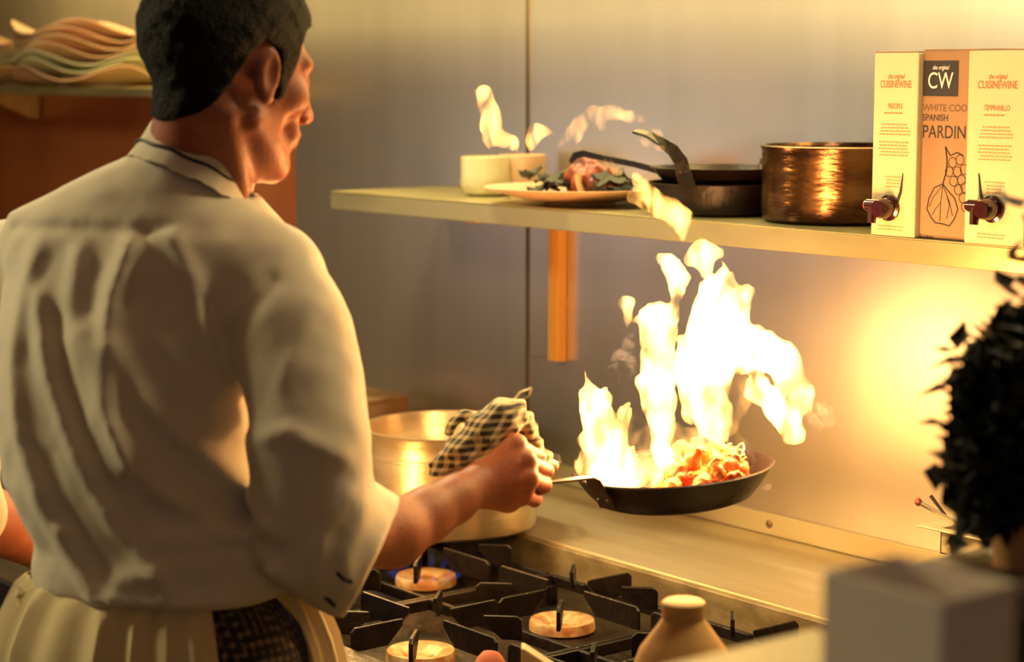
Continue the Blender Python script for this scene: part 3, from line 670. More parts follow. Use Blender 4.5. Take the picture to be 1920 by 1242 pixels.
g.build('vine_drawing','ink_black',B)
def tap(x,y,z,b,flip,m2):
    t=MB(); t.lathe([(.001,.030),(.013,.030),(.016,.024),(.016,.006),(.021,.004),(.021,0),(.001,0)],(x,y,z),28,R=[[1,0,0],[0,0,-1],[0,1,0]])
    o=t.build('tap_body','tap_plastic',b)
    MB().tube([(x-.030*flip,y-.018,z+.004),(x+.006*flip,y-.018,z+.004)],.010,16).build('tap_barrel','tap_plastic',o)
    MB().tube([(x-.018*flip,y-.020,z+.002),(x-.018*flip,y-.022,z-.024)],[.008,.007],14).build('tap_spout','tap_plastic',o)
    MB().lathe([(.001,.004),(.008,.004),(.008,0)],(x-.030*flip,y-.018,z+.004),16,R=[[0,0,-flip],[0,1,0],[1,0,0]]).build('tap_button',m2,o)
ta=onY(1668,390,2.482); tap(ta[0],2.482,ta[2],A,1,'tap_red')
tb=onY(1862,392,2.474); tap(tb[0],2.474,tb[2],Cc,1,'tap_plastic')
for b,x,yf,f in((A,1694,2.482,1),(Cc,1836,2.474,-1)):
    p=onY(x,325,yf); q2=onY(x-12*f,385,yf); w=.006*f
    MB().prism([(0,0),(-.002*f,-.030),(-.010*f,-.052),(-.016*f,-.050),(-.006*f,-.030)],(p[0],yf-.0012,p[2]),(1,0,0),(0,0,1),.002).build('torn_flap','ink_black',b)
# ================================================================ RIGHT END: raised stand, gastronorm tray, utensils, herb plant
sd=root('side_stand',(-1.55,2.6,0),'raised steel stand right of the stove holding the utensil tray','stand')
MB().bx(-1.995,-.95,2.452,2.798,.985,1.003).build('stand_top','ledge_steel',sd,bevel=.002)
MB().bx(-1.999,-1.985,2.450,2.799,.0,1.02).build('side_panel','ledge_steel',sd,bevel=.002)
MB().bx(-1.98,-.95,2.78,2.798,0,.985).build('back_panel','hob_steel',sd)
MB().bx(-.965,-.95,2.452,2.78,0,.985).build('side_panel','hob_steel',sd)
gt=root('utensil_tray',(-1.93,2.56,1.0035),'steel gastronorm tray full of utensils on the raised stand','tray')
g=MB(); x0,x1,y0,y1,z0,z1=-2.035+.02,-1.86,2.455,2.60,1.0035,1.041
zt2=z1
for a in((x0,x1,y0,y0+.002),(x0,x1,y1-.002,y1),(x0,x0+.002,y0,y1),(x1-.002,x1,y0,y1)): g.bx(*a,z0,zt2)
g.bx(x0,x1,y0,y1,z0,z0+.002); g.build('tray_body','ledge_steel',gt)
g=MB(); 
for a in((x0-.038,x1+.02,y0-.014,y0+.002),(x0-.038,x1+.02,y1-.002,y1+.014),(x0-.038,x0+.002,y0,y1),(x1-.002,x1+.02,y0,y1)): g.bx(*a,zt2,zt2+.0035)
g.build('tray_rim','ledge_steel',gt,bevel=.0012)
def stick(p0,p1,r,m,label,endr=None,em=None):
    o=root('kitchen_utensil',tuple(np.minimum(p0,p1)),label,'utensil','utensils in the steel tray')
    MB().tube([p0,(np.array(p0)+p1)/2,p1],[r,r*.8,r],10).build('shaft',m,o)
    if endr: 
        MB().lathe([(.001,-endr),(endr*.7,-endr*.7),(endr,0),(endr*.7,endr*.7),(.001,endr)],p1,16).build('knob',em or m,o)
stick(onY(1800,985,2.50),onY(1722,942,2.47),.004,'utensil_steel','red tipped utensil with its long handle leaning left out of the tray',.0065,'utensil_red')
stick(onY(1790,990,2.53),onY(1745,930,2.52),.003,'utensil_black','thin black handle crossing behind the red tipped utensil')
stick(onY(1815,990,2.52),onY(1768,930,2.50),.003,'utensil_steel','thin steel handle in the middle of the tray')
stick(onY(1830,1000,2.50),onY(1812,955,2.47),.004,'utensil_black','short black handle standing at the right of the tray')
stick(onY(1822,1000,2.55),onY(1842,955,2.53),.005,'utensil_black','dark utensil with a rounded tan tip at the right of the tray',.010,'bone')
# stand for herb plant
ps=root('plant_stand',tuple(at(1915,1085,2.0)*[1,1,0]),'narrow dark wooden stand under the herb pot at the right edge','stand')
hp=at(1905,1062,2.0); hz=hp[2]
MB().bx(hp[0]-.075,hp[0]+.10,hp[1]-.075,hp[1]+.10,hz-.03,hz).build('stand_top','dark_wood',ps,bevel=.003)
for dx in(-.06,.085):
    for dy in(-.06,.085): MB().bx(hp[0]+dx-.015,hp[0]+dx+.015,hp[1]+dy-.015,hp[1]+dy+.015,0,hz-.03).build('leg','dark_wood',ps)
pt=root('potted_herb',(hp[0],hp[1],hz+.0005),'dark leafy herb plant in a small tan pot at the right edge','plant')
MB().lathe([(.001,0),(.022,0),(.026,.045),(.030,.050),(.030,.060),(.027,.060),(.022,.006),(.001,.004)],(hp[0],hp[1],hz+.0005),32).build('pot','terra_pot',pt)
MB().lathe([(.001,.052),(.0265,.052)],(hp[0],hp[1],hz),24).build('soil','stem_brown',pt)
rl=random.Random(11); leaves=MB(); stems=MB()
base=np.array([hp[0],hp[1],hz+.05])
def leaf_at(p,d,l,w):
    d=d/np.linalg.norm(d); s=np.cross(d,[0,0,1]); s/=max(np.linalg.norm(s),1e-6); n=np.cross(s,d)
    a=[p,p+d*l*.35+s*w+n*.003,p+d*l,p+d*l*.35-s*w+n*.003,p+d*l*.4-n*.003]
    leaves.add(a,[(0,1,4),(1,2,4),(2,3,4),(3,0,4)])
targets=[(1812,670),(1822,700),(1820,720),(1850,680),(1880,640),(1890,700),(1900,660),(1835,760),(1860,800),(1890,780),(1825,800),(1800,830),(1795,880),(1800,900),(1830,930),(1860,900),(1880,860),(1845,860),(1900,850),(1915,760),(1915,930),(1920,700),(1910,620),(1885,625),(1870,740),(1845,730),(1825,1010),(1930,640),(1930,800),(1945,540),(1950,440)]
for i_,(x,y) in enumerate(targets):
    e=at(x,y,2.0+rl.uniform(-.06,.06)); mid=(base+e)/2+np.array([rl.uniform(-.01,.01),rl.uniform(-.01,.01),.015])
    P=[base,mid,e]; stems.tube([base+(mid-base)*t for t in(0,.5)]+[mid,e],[.003,.0025,.002,.001],6)
    for j in range(60):
        t=.25+.78*rl.random(); p=(1-t)**2*base+2*t*(1-t)*mid+t*t*e+np.array([rl.gauss(0,.011) for _ in range(3)])
        leaf_at(p,np.array([rl.gauss(0,1),rl.gauss(0,1),rl.gauss(.1,.8)]),rl.uniform(.024,.042),rl.uniform(.010,.016))
stems.build('stems','stem_brown',pt); leaves.build('foliage','herb_leaf',pt)
# ================================================================ PASS COUNTER + foreground items
pa=root('serving_pass',(-.6,.2,0),'steel serving pass counter in the blurred foreground','counter')
MB().bx(-1.11,.30,-.9,1.195,1.272,1.30).build('pass_top','pass_steel',pa,bevel=.003)
MB().bx(-1.06,.25,-.85,1.14,0,1.272).build('pass_body','hood_steel',pa)
bx_=root('white_container',(-.855,1.025,1.3005),'open square white container standing on the foreground pass','box')
x0,x1,y0,y1,z0,z1=-.908,-.806,.986,1.060,1.3005,1.420; t=.003
g=MB(); g.bx(x0,x1,y0,y0+t,z0,z1); g.bx(x0,x1,y1-t,y1,z0,z1); g.bx(x0,x0+t,y0+t,y1-t,z0,z1); g.bx(x1-t,x1,y0+t,y1-t,z0,z1); g.bx(x0,x1,y0,y1,z0,z0+t)
g.build('container_body','plastic_white',bx_,bevel=.0012)
# clay jug on the front rail
jc=np.array(onY(1281,1200,1.63)); jz=.8425
pcn=root('prep_counter',(-1.68,1.95,0),'low steel counter right of the stove carrying the clay jug','counter')
MB().bx(-2.0,-1.36,1.50,2.445,.815,.842).build('counter_top','pass_steel',pcn,bevel=.003)
MB().bx(-1.98,-1.38,1.53,2.43,0,.815).build('counter_body','hob_steel',pcn)
jg=root('clay_jug',(jc[0],1.63,jz),'tan clay jug with a narrow capped neck, blurred in the foreground','jug')
H=1.124-jz
MB().lathe([(.001,0),(.062,0),(.070,.010),(.074,.06),(.072,.14),(.064,.190),(.052,.222),(.036,.244),(.026,.258),(.023,.264),(.022,H-.004)],(jc[0],1.63,jz),48).build('jug_body','jug_clay',jg)
MB().lathe([(.022,H-.022),(.026,H-.020),(.026,H-.002),(.023,H),(.001,H)],(jc[0],1.63,jz),32).build('cap','jug_clay',jg)
MB().tube([(jc[0]-.045,1.595,jz+.19),(jc[0]-.052,1.59,jz+.17),(jc[0]-.06,1.585,jz+.15)],.006).build('thumb_rest','iron',jg)
# small items on the rail
c=np.array(onY(1008,1230,1.66)); g=MB(); 
g.prism([(-.022,0),(.024,0),(.024,.122),(-.018,.150),(-.022,.150)],(c[0],1.66,.8425),Rh,(0,0,1),.03)
tag(g.build('paper_packet','card_white',bevel=.002),'folded cream paper packet with a slanted top on the stove front','packet')
c=np.array(onY(920,1236,1.68)); fn=lambda P: ell(P,(c[0],1.68,.898),(.032,.03,.055))+wob(P,60,.002,2)
tag(blob('pink_onion',fn,(c[0]-.05,1.63,.835),(c[0]+.05,1.73,1.0),.006,'cloth_pink'),'rounded pink vegetable on the stove front beside the cream packet','food')
# ================================================================ THE CHEF
NT=(0,0,0)
# --- head (local: x right ear, y face, z up)
HC=V(434,132,2.55)
ya=math.radians(41); fd=np.array([math.cos(ya),math.sin(ya),0]); rt=np.array([math.sin(ya),-math.cos(ya),0]); up=np.array([0,0,1.])
pt_=math.radians(14); fy=fd*math.cos(pt_)-up*math.sin(pt_); uz=up*math.cos(pt_)+fd*math.sin(pt_); RH=np.stack([rt,fy,uz],1)
HS=1.02
def toH(P): return (P-HC)@RH/HS
def head_core(Q):
    d=ell(Q,(0,-.020,.035),(.077,.100,.092))
    d=smin(d,ell(Q,(0,.034,-.020),(.060,.062,.088)),.03)
    d=smin(d,ell(Q,(0,.045,-.055),(.050,.048,.060)),.03)
    return d
def head_sdf(Q):
    d=head_core(Q)
    for s in(-1,1):
        d=smin(d,cone(Q,(s*.056,.005,-.062),(s*.020,.078,-.104),.016,.015),.022)     # jaw
        d=smin(d,ball(Q,(s*.046,.064,-.018),.020),.02)                                # cheekbone
        d=smin(d,cone(Q,(s*.010,.094,.026),(s*.046,.074,.026),.012,.010),.014)        # brow
        d=smax(d,-ball(Q,(s*.032,.104,.004),.017),.012)                               # eye socket
        d=smin(d,ball(Q,(s*.031,.082,.003),.0125),.002)                               # eyeball
        d=smin(d,cone(Q,(s*.020,.093,.012),(s*.042,.084,.009),.0035,.003),.004)       # upper lid
        d=smin(d,ball(Q,(s*.0125,.110,-.035),.0085),.006)                              # nostril wing
        d=smax(d,-ball(Q,(s*.0075,.113,-.043),.004),.003)
        d=smax(d,-ball(Q,(s*.046,.075,-.056),.016),.02)                               # hollow cheek
    d=smin(d,cone(Q,(0,.020,-.096),(0,.086,-.104),.020,.017),.02)                     # chin
    d=smin(d,cone(Q,(0,.096,.016),(0,.121,-.030),.0075,.0105),.010)                   # nose
    d=smin(d,ell(Q,(0,.090,-.062),(.030,.018,.020)),.01)
    d=smin(d,ell(Q,(0,.102,-.058),(.022,.0085,.0055)),.004)                           # lips
    d=smin(d,ell(Q,(0,.101,-.070),(.019,.0085,.006)),.004)
    for s in(-1,1):                                                                   # ears
        c=np.array([s*.079,.000,-.005]); a=.30
        M=np.array([[math.cos(a),s*math.sin(a)*1.0,0],[-s*math.sin(a),math.cos(a),0],[0,0,1]])
        e=ell(Q,c,(.0085,.0165,.033),M)
        e=smax(e,-ell(Q,c+[s*.008,.003,.003],(.006,.0085,.020),M),.004)
        e=smin(e,ball(Q,(s*.076,.008,-.033),.007),.006)
        d=smin(d,e,.007)
    return d
NB=V(372,335,2.585); NTp=HC+RH@np.array([0,-.03,-.05])*HS
def neck(P):
    d=cone(P,NTp,NB,.052,.058)
    d=smin(d,cone(P,NTp,V(352,305,2.58),.050,.058),.02)
    a=HC+RH@np.array([.054,-.028,-.062])*HS; b=V(452,352,2.55); d=smin(d,cone(P,a,b,.013,.012),.026)
    a=HC+RH@np.array([-.062,-.030,-.055])*HS; b=V(440,345,2.66); d=smin(d,cone(P,a,b,.012,.012),.018)
    d=smin(d,cone(P,NB,V(345,400,2.60),.060,.050),.03)
    return d
def headneck(P): return smin(head_sdf(toH(P))*HS,neck(P),.016)
h1=nets(headneck,HC-[.17,.17,.36],HC+[.17,.17,.16],.003); h1=(relax(h1[0],h1[1],1,.4),h1[1])
# --- jacket torso + sleeves
def pxa(x,D=2.6): return (x-960)/FPX*D
rows=[ # py, centre px, half width px, half depth m
 (285,352,88,.080),(305,335,120,.090),(350,292,178,.100),(400,268,258,.108),(440,275,284,.116),(520,275,272,.126),(620,262,275,.134),(720,250,258,.134),(820,243,246,.130),(900,250,247,.128),(960,275,240,.128),(1015,308,246,.129),(1055,318,262,.132),(1088,314,254,.129),(1102,308,230,.110)]
zt_=np.array([at(300,r[0],2.6)[2] for r in rows]); ca=np.array([pxa(r[1]) for r in rows]); hw=np.array([r[2]/FPX*2.6 for r in rows]); hd_=np.array([r[3] for r in rows])
od=np.argsort(zt_); zt_,ca,hw,hd_=zt_[od],ca[od],hw[od],hd_[od]
yw=math.radians(18); uu=np.array([math.cos(yw),-math.sin(yw)]); vv=np.array([math.sin(yw),math.cos(yw)])
tb_=np.array([V(300,r[0],2.60)[1] for r in rows])[od]
def torso(P):
    z=P[...,2]; c=np.interp(z,zt_,ca); w=np.interp(z,zt_,hw); dp=np.interp(z,zt_,hd_)
    x=P[...,0]-c; y=P[...,1]-np.interp(z,zt_,tb_); u=x*uu[0]+y*uu[1]; v=x*vv[0]+y*vv[1]
    k=(np.abs(u/w)**2.3+np.abs(v/dp)**2.3)**(1/2.3); d=(k-1)*np.minimum(w,dp)
    d=np.maximum(d,z-zt_[-1]); return np.maximum(d,zt_[0]-z)
# --- torso and limbs of the body (mostly under clothing)
sR=V(520,540,2.53); sL=V(22,530,2.72); eR=V(612,1010,2.49); wR=V(888,914,2.685)
eL=V(-95,930,2.70); wL=V(75,1035,2.93)
hip=V(310,1180,2.60)
def body_lo(P):
    d=np.maximum(torso(P)+.026,P[...,2]-1.53); d=np.maximum(d,1.06-P[...,2]); d=smin(d,cone(P,V(300,1090,2.61),hip,.07,.075),.03)
    d=smin(d,cone(P,sR,sL,.04,.04),.03)
    d=smin(d,cone(P,sR,eR,.045,.036),.03); d=smin(d,cone(P,sL,eL,.045,.036),.03)
    for s in(-1,1):
        hj=hip+np.array([s*.09,-s*.033,-.03]); kn=hj+np.array([s*.01,.03,-.42]); an=kn+np.array([0,-.02,-.43]); 
        an[2]=.085
        d=smin(d,cone(P,hj,kn,.07,.052),.03); d=smin(d,cone(P,kn,an,.048,.034),.03); d=smin(d,cone(P,an+[0,-.02,-.04],an+[.02,.13,-.055],.034,.028),.02)
    return d
h2=nets(body_lo,(-1.0,2.3,.0),(.05,3.1,1.62),.013); h2=(relax(h2[0],h2[1],1),h2[1])
# --- right forearm and hand
def fing(P,d,pts,rs,k=.004):
    e=chain(P,list(zip(pts,rs)),.003); return e if d is None else smin(d,e,k)
MCP=[V(966,836,2.712),V(984,866,2.695),V(988,898,2.690),V(978,928,2.700)]
PIP=[V(1008,858,2.775),V(1022,884,2.762),V(1019,910,2.752),V(1002,937,2.750)]
DIP=[V(1004,886,2.815),V(1010,900,2.805),V(1002,918,2.795),V(985,932,2.790)]
TIP=[V(985,893,2.830),V(985,898,2.822),V(975,908,2.815),V(960,918,2.808)]
def forearm(P):
    d=chain(P,[(eR,.046),(V(735,1000,2.575),.041),(V(800,966,2.62),.033),(V(850,938,2.655),.028),(wR,.026)],.02)
    w2=V(905,905,2.70)
    for m_,r in zip(MCP,(.0165,.0165,.0155,.015)): d=smin(d,cone(P,w2,m_,.022,r),.014)
    d=smin(d,cone(P,wR,V(952,935,2.715),.024,.020),.012)             # heel of the hand
    d=smin(d,cone(P,V(915,895,2.73),V(955,862,2.75),.018,.015),.012)
    f=None
    for a,b,c,e,r in zip(MCP,PIP,DIP,TIP,(.0108,.0112,.0106,.0096)):
        x=chain(P,[(a,r*1.22),((a+b)/2,r*1.0),(b,r*1.06),(c,r*.9),(e,r*.78)],.004); f=x if f is None else smin(f,x,.0022)
    d=smin(d,f,.006)
    th=chain(P,[(V(925,885,2.745),.016),(V(962,860,2.785),.0135),(V(1005,866,2.822),.0115),(V(1036,874,2.845),.0092)],.005)
    d=smin(d,th,.007)
    for m_ in MCP: d=smin(d,ball(P,m_-np.array([-.002,.006,-.003]),.0125),.006)   # knuckles
    for k,m_ in enumerate(MCP[:3]):                                             # tendons
        d=smin(d,cone(P,m_-np.array([0,.012,0]),w2-np.array([-.004,.016,.003*k]),.0035,.003),.008)
    return d
h3=nets(forearm,V(560,1100,2.44)-[.02,.0,.05],V(1060,790,2.90)+[.02,.03,.03],.0026); h3=(relax(h3[0],h3[1],1,.4),h3[1])
# --- left forearm and hand (hidden behind the torso)
LM=[wL+np.array([.075,.035-.0*i,.012-.02*i]) for i in range(4)]
def farm2(P):
    d=chain(P,[(eL,.046),(eL*.55+wL*.45,.042),(wL,.027)],.02)
    for i,m_ in enumerate(LM): 
        d=smin(d,cone(P,wL,m_,.020,.014),.012)
    f=None
    for i,m_ in enumerate(LM):
        L_=(.040,.045,.041,.033)[i]; b=m_+np.array([L_*.9,.012,-.006]); c=b+np.array([L_*.4,.01,-.018]); e=c+np.array([-.002,.0,-.020]); x=chain(P,[(m_,.0105),(b,.0095),(c,.0088),(e,.0075)],.004); f=x if f is None else smin(f,x,.002)
    d=smin(d,f,.006)
    return smin(d,chain(P,[(wL+[.012,0,.02],.015),(wL+[.045,.005,.042],.012),(wL+[.075,.02,.045],.0095)],.005),.007)
h4=nets(farm2,np.minimum(eL,wL)-.09,np.maximum(eL,wL)+[.20,.11,.09],.004); h4=(relax(h4[0],h4[1],1),h4[1])
bv,bq_=join([h1,h2,h3,h4])
ft=toW(hip); person=qmesh('person',toW(bv),bq_,'skin',origin=(ft[0],ft[1],0.0))
tag(person,'person in a white chef jacket and apron, seen from behind, holding a flaming pan','person')
# --- hair
def poly_sd(y,z,pts):
    n=len(pts); d=np.full(y.shape,1e9); s=np.ones(y.shape)
    for i in range(n):
        ax,ay=pts[i]; bx_2,by=pts[i-1]; ex,ey=bx_2-ax,by-ay; wx,wy=y-ax,z-ay
        t=np.clip((wx*ex+wy*ey)/(ex*ex+ey*ey),0,1); d=np.minimum(d,(wx-ex*t)**2+(wy-ey*t)**2)
        c1=z>=ay; c2=z<by; c3=ex*wy>ey*wx; flip=(c1&c2&c3)|((~c1)&(~c2)&(~c3)); s=np.where(flip,-s,s)
    return s*np.sqrt(d)
HP_=[(.088,.20),(.092,.10),(.088,.078),(.064,.066),(.050,.044),(.044,.010),(.036,-.028),(.026,-.030),(.018,.000),(.012,.028),(-.014,.036),(-.030,.010),(-.038,-.030),(-.058,-.066),(-.086,-.092),(-.20,-.100),(-.24,.0),(-.24,.24),(.06,.24)]
def hair(P):
    Q=toH(P); base=smin(head_core(Q)*HS,neck(P),.02)
    thick=.003+.008*np.clip((Q[...,2]+.085)/.12,0,1)+.006*np.clip((Q[...,2]-.06)/.05,0,1)
    d=base-thick+wob(P,150,.0010,2)
    return smax(d,poly_sd(Q[...,1],Q[...,2],HP_),.006)
o=blob('hair',hair,HC-[.17,.17,.20],HC+[.17,.17,.19],.0035,'hair',person,frame='P',it=1)
folds=[ # px polyline, amp(m), width(m)
 ([(255,460),(222,540),(210,640),(220,760),(255,860)],.013,.016),
 ([(150,470),(140,560),(150,680),(190,800),(250,930)],.006,.014),
 ([(60,470),(30,560),(15,680),(25,800)],.007,.014),
 ([(70,560),(95,700),(150,840),(230,980),(330,1090)],.009,.014),
 ([(170,620),(200,760),(300,900),(420,980),(520,1040)],.008,.014),
 ([(230,640),(280,740),(380,840),(500,960)],.007,.013),
 ([(30,830),(80,960),(150,1080),(220,1140)],.008,.014),
 ([(330,440),(370,520),(400,620),(430,720)],.006,.013),
 ([(230,1080),(330,1050),(440,1045),(540,1060)],.007,.015),
 ([(215,1115),(330,1120),(450,1115)],.006,.012),
 ([(120,990),(160,1060),(180,1120)],.006,.012),
 ([(300,1000),(400,1000),(520,970)],.006,.014)]
FD=[]
for pts,a,w in folds: FD.append(([V(x,y,2.5)[[0,2]] for x,y in pts],a*1.35,w))
dents=[([(275,440),(262,500),(256,560)],.008,.010),([(398,560),(425,680),(455,760),(475,800)],.010,.008),([(100,600),(140,740),(210,900)],.006,.016),([(0,436),(130,430),(280,430),(330,420)],.004,.006),([(215,900),(250,940),(330,960),(460,965)],.006,.016),([(520,520),(470,590),(430,640)],.007,.010),([(90,860),(130,960),(190,1060)],.005,.013)]
DN=[([V(x,y,2.5)[[0,2]] for x,y in pts],a,w) for pts,a,w in dents]
def ridge(P,FD):
    x,z=P[...,0],P[...,2]; o=0
    for pts,a,w in FD:
        d2=None
        for p,q in zip(pts[:-1],pts[1:]):
            e=q-p; t=np.clip(((x-p[0])*e[0]+(z-p[1])*e[1])/(e@e),0,1); dd=(x-p[0]-t*e[0])**2+(z-p[1]-t*e[1])**2; d2=dd if d2 is None else np.minimum(d2,dd)
        o=o+a*np.exp(-d2/(w*w))
    return o
NA=V(362,308,2.578); na=np.array([.40,.22,.89]); na/=np.linalg.norm(na);
cuffA=V(742,955,2.565); cuffB=V(650,1158,2.50); cn=np.cross(np.cross(cuffB-cuffA,[0,1,0]),cuffB-cuffA); 
ab=(cuffB-cuffA); nrm=np.array([-ab[2],0,ab[0]]); nrm/=np.linalg.norm(nrm)
if nrm[0]<0: nrm=-nrm
cc=(cuffA+cuffB)/2
def jacket(P):
    d=torso(P)
    sl=chain(P,[(V(505,535,2.535),.076),(V(546,620,2.50),.066),(V(566,720,2.485),.067),(V(580,830,2.47),.068),(V(588,930,2.475),.062),(V(612,1020,2.49),.066),(V(668,1045,2.53),.070),(V(760,1060,2.57),.070)],.035)
    sl=smin(sl,cone(P,V(620,960,2.50),V(690,990,2.55),.050,.046),.03)
    sl=smin(sl,cone(P,V(650,980,2.53),V(700,1000,2.57),.050,.052),.02)
    sl=sl-ridge(P,[([V(690,930,2.5)[[0,2]],V(660,1010,2.5)[[0,2]],V(655,1080,2.5)[[0,2]]],.006,.010),([V(650,830,2.5)[[0,2]],V(560,780,2.5)[[0,2]],V(480,800,2.5)[[0,2]]],.007,.012),([V(600,560,2.5)[[0,2]],V(540,700,2.5)[[0,2]]],.004,.012),([V(665,900,2.5)[[0,2]],V(620,960,2.5)[[0,2]],V(600,1060,2.5)[[0,2]]],.006,.010)])
    sl=smax(sl,(P-cc)@nrm,.005)
    # hollow cuff around the forearm
    hol=chain(P,[(V(650,1030,2.51),.050),(V(700,1040,2.545),.062),(V(800,1050,2.60),.066)],.01)
    sl=smax(sl,-hol,.004)
    sl2=chain(P,[(V(25,520,2.72),.078),(V(-45,620,2.74),.072),(V(-95,800,2.73),.068),(V(-108,930,2.71),.066),(V(-70,965,2.74),.058)],.035)
    d=smin(d,sl2,.035); d=smin(d,sl,.022)
    back=np.clip((np.interp(P[...,2],zt_,tb_)+.04-P[...,1])/.04,0,1)
    d=d-back*(ridge(P,FD)-ridge(P,DN))-wob(P,30,.0012,5)
    # opening at the neck, above the collar seam
    hg=(P-NA)@na; rad=np.sqrt(np.maximum(((P-NA)**2).sum(-1)-hg**2,0)); d=smax(d,hg+.002-1.6*np.maximum(rad-.084,0),.008)
    d=smax(d,-np.maximum(neck(P)-.003,-(hg+.016)),.006)
    return d
jk=blob('chef_jacket',jacket,(-.86,2.34,1.02),(-.08,2.92,1.66),.0052,'jacket_cloth',person,frame='P',it=2)
# collar band
ux=np.cross([0,1,0],na); ux/=np.linalg.norm(ux); uy=np.cross(na,ux); RC=np.stack([ux,uy,na],1)
RW=MW@RC; cw=toW(NA)
def sc(r,z,a): return r*(1+.06*math.cos(a)),z+.0012*math.sin(9*a)+.0008*math.sin(23*a)
g=MB().lathe([(.084,-.026),(.079,-.006),(.0765,.010),(.0745,.028),(.071,.0295),(.070,.026),(.072,.0),(.074,-.026)],cw,96,RW,wave=sc,closed=True)
cl=g.build('collar','jacket_cloth',jk)
MB().tube([cw+RW@np.array([.0800*(1+.06*math.cos(2*PI*k/72))*math.cos(2*PI*k/72),.0800*math.sin(2*PI*k/72),-.004+.0012*math.sin(9*2*PI*k/72)]) for k in range(73)],.0022,6,cap=False).build('collar_piping','navy_piping',cl)
# cuff piping
MB().tube([toW(V(*p)) for p in((628,1062,2.425),(634,1076,2.423),(645,1087,2.424),(660,1092,2.428))],.0028,8).build('cuff_piping','navy_piping',jk)
g=MB().tube([toW(V(*p)) for p in((560,1072,2.455),(585,1098,2.447),(612,1122,2.447),(628,1138,2.452))],.0024,8); g.build('cuff_piping','navy_piping',jk)
# --- trousers
def trou(P):
    d=cone(P,V(310,1145,2.605),V(320,1215,2.605),.080,.095)
    d=smin(d,cone(P,V(390,1170,2.585),V(410,1230,2.585),.085,.095),.03); d=smin(d,cone(P,V(230,1170,2.63),V(225,1230,2.64),.080,.085),.03)
    for s in(-1,1):
        hj=hip+np.array([s*.095,-s*.035,-.04]); kn=hj+np.array([s*.01,.03,-.42]); an=kn+np.array([0,-.02,-.43]); an[2]=.09
        d=smin(d,cone(P,hj,kn,.090,.075),.04); d=smin(d,cone(P,kn,an,.076,.062),.03)
    d=smax(d,.075-P[...,2],.004); d=smax(d,P[...,2]-V(300,1098,2.6)[2],.01)
    return d-wob(P*[1,1,.4],40,.002,8)
blob('trousers',trou,(-.80,2.35,.05),(-.12,2.95,1.10),.009,'gingham_trousers',person,frame='P')
for s in(-1,1):
    hj=hip+np.array([s*.095,-s*.035,-.04]); kn=hj+np.array([s*.01,.03,-.42]); an=kn+np.array([0,-.02,-.43])
    a0=np.array([an[0],an[1],0])
    fn=lambda P: smax(smin(cone(P,a0+[-.005,-.05,.05],a0+[.03,.14,.035],.048,.042),cone(P,a0+[0,-.01,.05],a0+[0,-.01,.10],.045,.045),.02),.002-P[...,2],.002)
    blob('shoe',fn,a0+[-.10,-.14,-.01],a0+[.14,.24,.17],.006,'shoe_black',person,frame='P')
# --- apron: wraps the hips, open at the back right
def apron():
    v=[];f=[]; n=110; zs_=[V(300,1085,2.6)[2],V(300,1100,2.6)[2],V(300,1125,2.6)[2],V(300,1155,2.6)[2],V(300,1190,2.6)[2],.98,.90,.75,.60,.50]
    a0,a1=math.radians(-10),math.radians(311)     # measured from +u clockwise about the hips
    for lay in(0,1):
        for i,z in enumerate(zs_):
            t=i/(len(zs_)-1); flare=.006+.05*min(1,i/5); dz=1.09-z
            for k in range(n+1):
                a=a1+(a0-a1)*k/n; rip=.007*math.sin(a*26+2*math.sin(a*5))*min(1,(i+1)/2)*(1-.3*t)+.004*math.sin(a*11)
                w=.176+flare+rip-lay*.0035; dp=.142+flare+rip-lay*.0035
                if dz>.1: w+=.02*min(1,dz*2)
                u=w*math.cos(a); vv_=dp*math.sin(a)
                c=np.array([pxa(305),2.565]); p=c+uu*u+vv*vv_
                v.append(toW([p[0],p[1],z]))
    m=len(zs_)*(n+1)
    for i in range(len(zs_)-1):
        for k in range(n):
            A_=i*(n+1)+k; f.append((A_,A_+1,A_+n+2,A_+n+1)); f.append((m+A_,m+A_+n+1,m+A_+n+2,m+A_+1))
    for k in range(n): f.append((k,m+k,m+k+1,k+1)); b=(len(zs_)-1)*(n+1)+k; f.append((b,b+1,m+b+1,m+b))
    for i in range(len(zs_)-1):
        for k in(0,n): A_=i*(n+1)+k; f.append((A_,A_+n+1,m+A_+n+1,m+A_))
    return MB().add(v,f,True)
ap=apron().build('apron','apron_cloth',person)
g=MB(); g.strip([toW(V(*p)) for p in((30,1118,2.60),(34,1105,2.58),(44,1112,2.575),(46,1130,2.58),(38,1142,2.58),(33,1130,2.59))],.010,(0,0,1),.002)
g.build('apron_tie','apron_cloth',ap)
# --- towel wrapped round the pan handle (held in the hand)
def towel(P):
    d=chain(P,[(V(820,884,2.715),.013),(V(862,850,2.725),.021),(V(905,815,2.735),.025),(V(942,785,2.745),.025),(V(962,772,2.755),.020)],.012)
    d=smin(d,chain(P,[(V(900,805,2.765),.022),(V(950,775,2.77),.021),(V(978,795,2.785),.016),(V(992,828,2.80),.014),(V(1008,856,2.82),.012),(V(1040,882,2.84),.012)],.012),.008)
    e=chain(P,[(V(846,815,2.76),.007),(V(848,793,2.765),.006),(V(862,782,2.77),.007),(V(884,786,2.77),.008),(V(905,792,2.77),.010)],.006)
    d=smin(d,e,.006); d=smin(d,chain(P,[(V(866,812,2.76),.006),(V(878,800,2.765),.006),(V(895,800,2.765),.008)],.004),.005)
    # folds along the bundle
    ax=V(962,772,2.75)-V(820,884,2.715); ax/=np.linalg.norm(ax); s=np.array([-ax[2],0,ax[0]]); q=(P-V(820,884,2.715))
    return d+.0022*np.sin((q@s)*300+2*np.sin((q@ax)*30))+wob(P,70,.0012,4)
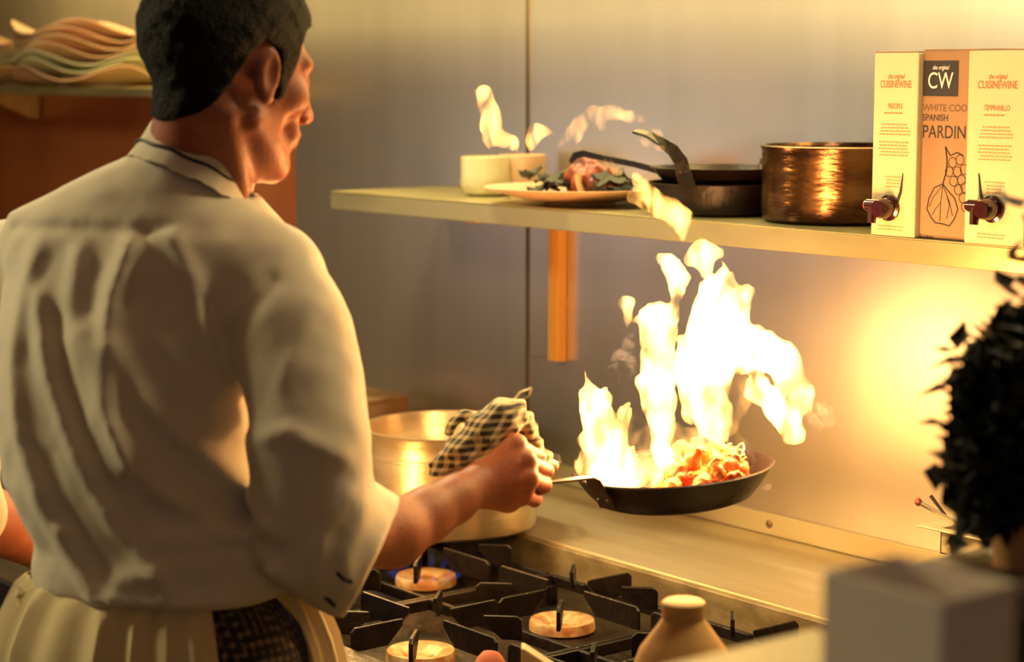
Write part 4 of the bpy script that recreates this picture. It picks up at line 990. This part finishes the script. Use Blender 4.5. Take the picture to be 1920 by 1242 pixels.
lo=np.minimum(V(790,910,2.66),V(790,730,2.66)); hi=V(1070,730,2.90)
o=blob('kitchen_towel',towel,lo,hi+[0,0,.01],.0028,'towel_checks',frame='P',it=1)
tag(o,'blue and white checked towel folded round the pan handle in the chef\'s hand','towel')
# ================================================================ LIGHTS
def area(name,loc,target,size,power,col,sy=None,spread=None):
    l=bpy.data.lights.new(name,'AREA'); l.energy=power; l.color=col; l.size=size
    if sy: l.shape='RECTANGLE'; l.size_y=sy
    if spread: l.spread=spread
    o=bpy.data.objects.new(name,l); COL.objects.link(o); o.location=loc
    d=Vector(target)-Vector(loc); o.rotation_euler=d.to_track_quat('-Z','Y').to_euler(); return o
def point(name,loc,power,col,r=.04):
    l=bpy.data.lights.new(name,'POINT'); l.energy=power; l.color=col; l.shadow_soft_size=r
    o=bpy.data.objects.new(name,l); COL.objects.link(o); o.location=loc; return o
WARM=(1,.78,.42); FL=(1,.47,.15)
area('hood_light',(-3.3,2.10,2.55),(-3.3,2.10,0),.34,27,WARM,.08)
area('hood_light',(-1.7,2.10,2.55),(-1.7,2.10,0),.34,11,WARM,.08)
tl=area('added_band_light',(-3.4,2.62,2.45),(-3.4,2.90,1.95),4.6,230,(1,.77,.29),.012)  # strip lamp added above the baffle to light the wall's top band
for p,e in(((1125,820,2.93),4),((1235,680,2.93),6),((1350,640,2.97),11),((1470,720,2.97),10),((1300,870,2.95),3)): point('flame_light',at(*p),e,FL,.05)
point('flame_light',(-3.03,1.90,1.12),9,(1,.54,.20),.09)
area('room_or_added_fill_light',(-3.9,-.1,2.6),(-2.6,1.3,1.4),.4,42,(1,.84,.44),.4)
area('room_or_added_fill_light',(.4,-.6,2.6),(-2.4,2.4,1.2),1.2,3.2,(.84,.76,1.0),.8)  # lavender fill added from the camera side for mauve shading
w=bpy.data.worlds.new('world'); S.world=w; w.use_nodes=True; w.node_tree.nodes['Background'].inputs[0].default_value=(.5,.42,.36,1); w.node_tree.nodes['Background'].inputs[1].default_value=.10
vs=S.view_settings; vs.view_transform='Standard'; vs.look='None'; vs.exposure=0.0; vs.gamma=1; vs.use_curve_mapping=False
